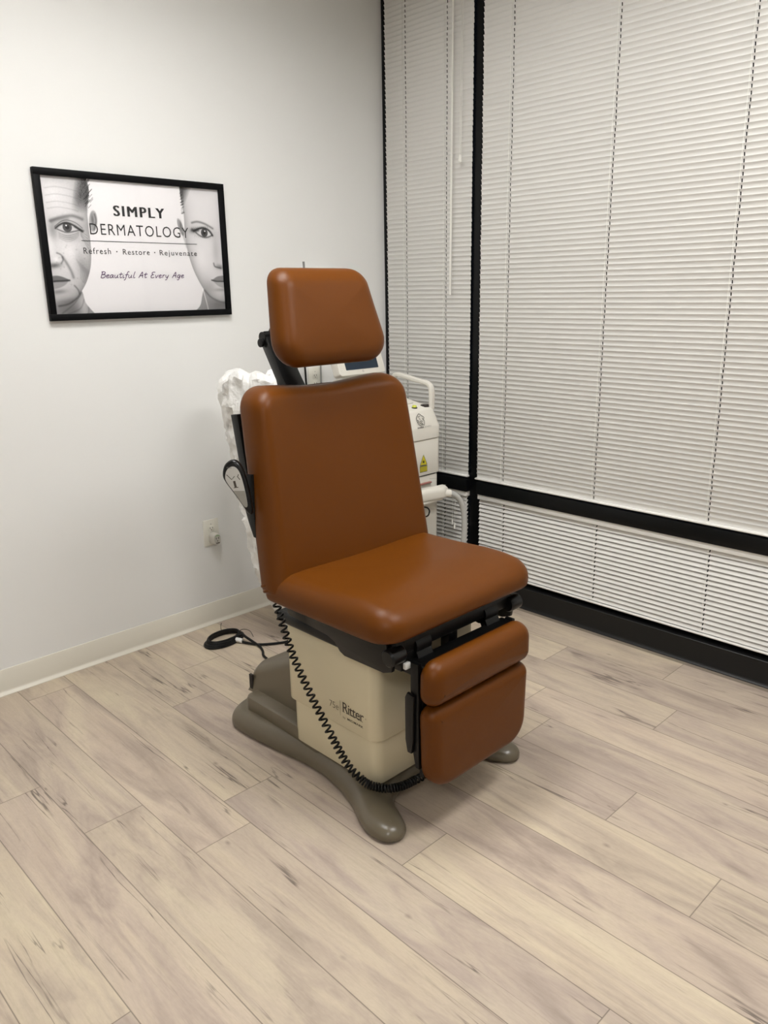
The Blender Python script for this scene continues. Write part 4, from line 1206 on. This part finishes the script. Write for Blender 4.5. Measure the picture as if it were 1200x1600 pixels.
# leg rest pads
def leg_map(y0):
    def f(a, b, h): return Vector((xc(a), y0 - h, b))
    return f
ol = rounded([(-0.224, 0.416), (0.224, 0.416), (0.222, 0.545), (-0.222, 0.545)], [0.038, 0.038, 0.048, 0.048], 8)
obj('leg_rest_upper_pad', pad(ol, 0.066, 0.042, leg_map(-1.7360), 0.003, rb=0.022, step=0.02), M['leather'], chair)
ol = rounded([(-0.214, 0.152), (0.214, 0.152), (0.222, 0.412), (-0.222, 0.412)], [0.085, 0.085, 0.034, 0.034], 8)
obj('leg_rest_lower_pad', pad(ol, 0.060, 0.036, leg_map(-1.7360), 0.004, rb=0.016, step=0.02), M['leather'], chair)

# headrest
def head_y(z): return -1.118 + (z - 1.425) * 0.24
def head_map(a, b, h):
    k = h / 0.08
    curve = 0.010 * (abs(a) / 0.2) ** 2 * k
    return Vector((xc(a), head_y(b) - h - curve + 0.004 * k, b - 0.0075 * k * math.tanh((b - 1.43) / 0.06)))
ol = rounded([(-0.222, 1.283), (0.222, 1.283), (0.176, 1.574), (-0.176, 1.574)], [0.075, 0.075, 0.055, 0.055], 8)
obj('headrest_cushion', pad(ol, 0.080, 0.050, head_map, 0.006, rb=0.016, step=0.02), M['leather'], chair)
obj('headrest_plate', box(xc(-0.12), xc(0.12), -1.105, -1.092, 1.36, 1.50), M['black'], chair)
bm = prism([(xc(0), a, b) for a, b in ((-1.060, 1.100), (-1.005, 1.100), (-0.965, 1.229), (-0.888, 1.350), (-0.888, 1.372), (-0.912, 1.382), (-0.995, 1.250), (-1.060, 1.160))], (1, 0, 0), -0.066, 0.010, 0.003)
obj('headrest_arm', bm, M['satin'], chair)
bm = B()
cyl((xc(-0.068), -0.905, 1.362), (xc(0.012), -0.905, 1.362), 0.018, 16, bm)
tube(smooth_path([(xc(-0.030), -0.905, 1.370), (xc(-0.030), -0.96, 1.410), (xc(-0.02), -1.095, 1.43)], 5), 0.014, 10, bm)
obj('headrest_pivot', bm, M['black'], chair)
obj('arm_knob', lathe([(0.008, 0), (0.014, 0.002), (0.014, 0.010), (0.008, 0.012)], (xc(-0.067), -0.905, 1.345), (-1, 0, 0), 16), M['rubber'], chair)

# ------------------------------------------------------------------ hand control with coiled cord
hc = thing('hand_control', 'black teardrop hand control with grey face clipped beside the chair back', 'hand control', (XC - 0.365, -1.13, 0.87))
n = Vector((-0.8, -0.6, 0.05)).normalized(); uu = Vector((0, 0, 1)).cross(n).normalized(); vv = n.cross(uu)
p0 = Vector((XC - 0.365, -1.13, 0.95)) + Vector((-1.24, -1.92, 0.55)).normalized() * 0.036
ol = [(-0.031, 0.036), (-0.026, 0.062), (-0.012, 0.078), (0.006, 0.082), (0.022, 0.070), (0.034, 0.042), (0.044, 0.0), (0.052, -0.050), (0.053, -0.074), (0.045, -0.078), (0.034, -0.066), (0.015, -0.037), (-0.007, -0.006), (-0.023, 0.016)]
ol = [(p.x, p.y) for p in smooth_path([(a, b, 0) for a, b in ol], 4, True)]
obj('control_body', pad(ol, 0.024, 0.010, lambda a, b, h: p0 + uu * a + vv * b + n * (h - 0.024), rb=0.006, step=0.02, nonconvex=True), M['satin'], hc)
def inner(k, cx_=0.010, cy_=0.012): return [(cx_ + (a - cx_) * k, cy_ + (b - cy_) * k) for a, b in ol]
f_ = inner(0.74)
fp = obj('face_plate', prism([p0 + uu * a + vv * b for a, b in f_], n, -0.002, 0.0012), M['grey_face'], hc, False, label='grey printed face')
lower = [(a, b) for a, b in f_ if b < -0.002]
obj('face_lower', prism([p0 + uu * a + vv * b for a, b in lower], n, 0.0012, 0.0020), M['grey_face2'], hc, False, label='darker grey lower panel')
o_ = p0 + n * 0.0014
bm = ribbon([[(-0.016, 0.040), (-0.001, 0.026), (0.008, 0.036)], [(0.016, 0.036), (0.024, 0.026)], [(0.004, 0.002), (0.018, 0.004)], [(0.020, 0.042), (0.018, 0.036)]], 0.0022, o=o_, u=uu, v=vv, lift=0.0)
ribbon([[(0.006, 0.022), (0.010, 0.004)]], 0.007, bm=bm, o=o_, u=uu, v=vv, lift=0.0)
obj('button_icons', bm, M['ink'], hc, False)
text('control_lettering', 'Ritter', o_ + uu * (-0.014) + vv * 0.058, uu, vv, 0.015, 0.005, M['grey_ink'], hc, depth=0.0001)
obj('holder_bracket', prism([(xc(-0.322), a, b) for a, b in ((-1.178, 0.992), (-1.128, 0.985), (-1.118, 0.930), (-1.150, 0.845), (-1.172, 0.800), (-1.186, 0.800), (-1.182, 0.900))], (1, 0, 0), -0.010, 0.012, 0.003), M['rubber'], chair)
# coiled cord: down behind the back, under the seat, across the base front
ctr = [(-1.50, -1.150, 0.72), (-1.56, -1.155, 0.70), (-1.615, -1.165, 0.665), (-1.640, -1.185, 0.625), (-1.645, -1.211, 0.583), (-1.643, -1.273, 0.443), (-1.640, -1.332, 0.355), (-1.635, -1.388, 0.277), (-1.617, -1.477, 0.145), (-1.603, -1.527, 0.104), (-1.588, -1.550, 0.086), (-1.560, -1.590, 0.079), (-1.515, -1.609, 0.073), (-1.462, -1.614, 0.070), (-1.420, -1.610, 0.064), (-1.36, -1.585, 0.062)]
fine = smooth_path(ctr, 40)
Ls = [0.0]
for a, b in zip(fine[:-1], fine[1:]): Ls.append(Ls[-1] + (b - a).length)
i0 = 4 * 40; i1 = 9 * 40; i2 = 13 * 40
phase, path, ph = [], [], 0.0
def pitch_at(i):
    if i < i0 - 30: return None
    if i < i1 - 60: return 0.0205
    if i < i1: return 0.016
    if i < i2: return 0.0085
    return 0.018
straight = [p for p in fine[:i0 - 20:8]]
cum = 0.0
nrm = None
def coil(bm):
    global nrm
    pts = []
    ph = 0.0
    start = i0 - 20
    nrm = None
    for i in range(start, len(fine) - 1):
        a, b = fine[i], fine[i + 1]
        seg = (b - a).length
        T_ = (b - a).normalized()
        if nrm is None:
            nrm = (Vector((1, 0, 0)) - T_ * T_.x).normalized()
        nrm = (nrm - T_ * nrm.dot(T_)).normalized()
        bn = T_.cross(nrm)
        pt = pitch_at(i) or 0.02
        dph = seg / pt * 2 * math.pi
        k = max(1, int(dph / (2 * math.pi / 14)))
        for j in range(k):
            p = a.lerp(b, j / k)
            pp = ph + dph * j / k
            pts.append(p + (nrm * math.cos(pp) + bn * math.sin(pp)) * 0.0105)
        ph += dph
    return tube(straight[:-1] + pts, 0.0034, 6, bm)
obj('coiled_cord', coil(B()), M['rubber'], chair)

# ------------------------------------------------------------------ power cord coiled on the floor
t = thing('power_cord', 'coiled black power cord with white tie lying on the floor by the white wall', 'power cord', (-1.215, -0.23, 0))
pts = []
cx_, cy_ = -1.228, -0.215
for k in range(0, 64):
    a = -0.9 + k * 2 * math.pi / 16
    rr = 1.0 - 0.06 * (k // 16) + 0.03 * math.sin(k * 0.7)
    pts.append((cx_ + math.cos(a) * 0.088 * rr + 0.010 * math.sin(k * .39), cy_ + math.sin(a) * 0.066 * rr + 0.006 * math.cos(k * .39), 0.006 + 0.0065 * (k // 16)))
pts += [(-1.170, -0.268, 0.030), (-1.165, -0.300, 0.024), (-1.158, -0.345, 0.012), (-1.160, -0.395, 0.007), (-1.178, -0.440, 0.006), (-1.200, -0.475, 0.006), (-1.213, -0.530, 0.006), (-1.240, -0.575, 0.008), (-1.262, -0.630, 0.010), (-1.285, -0.690, 0.018), (-1.30, -0.740, 0.030)]
obj('cord_loops', tube(smooth_path(pts, 5), 0.0058, 8), M['rubber'], t)
obj('cord_tail', tube(smooth_path([(-1.195, -0.262, 0.010), (-1.188, -0.290, 0.008), (-1.155, -0.365, 0.0075), (-1.105, -0.405, 0.0065), (-1.054, -0.433, 0.006), (-0.99, -0.455, 0.006), (-0.90, -0.62, 0.006), (-0.70, -0.74, 0.006)], 6), 0.0058, 8), M['rubber'], t)
obj('cord_tie', tube(smooth_path([(-1.203, -0.248, 0.016), (-1.197, -0.268, 0.014), (-1.185, -0.297, 0.012)], 4), 0.0105, 10), M['tape'], t, label='white tape wrap')
obj('tie_wire', tube(smooth_path([(-1.196, -0.150, 0.012), (-1.185, -0.125, 0.018), (-1.172, -0.105, 0.024), (-1.165, -0.100, 0.032)], 5), 0.0014, 6), M['rubber'], t)
obj('tie_loop', tube(smooth_path([(-1.155, -0.205, 0.014), (-1.125, -0.215, 0.024), (-1.112, -0.250, 0.022), (-1.125, -0.295, 0.012)], 6), 0.0013, 6), M['rubber'], t)

for o in bpy.data.objects:
    if '_loc' in o: del o['_loc']
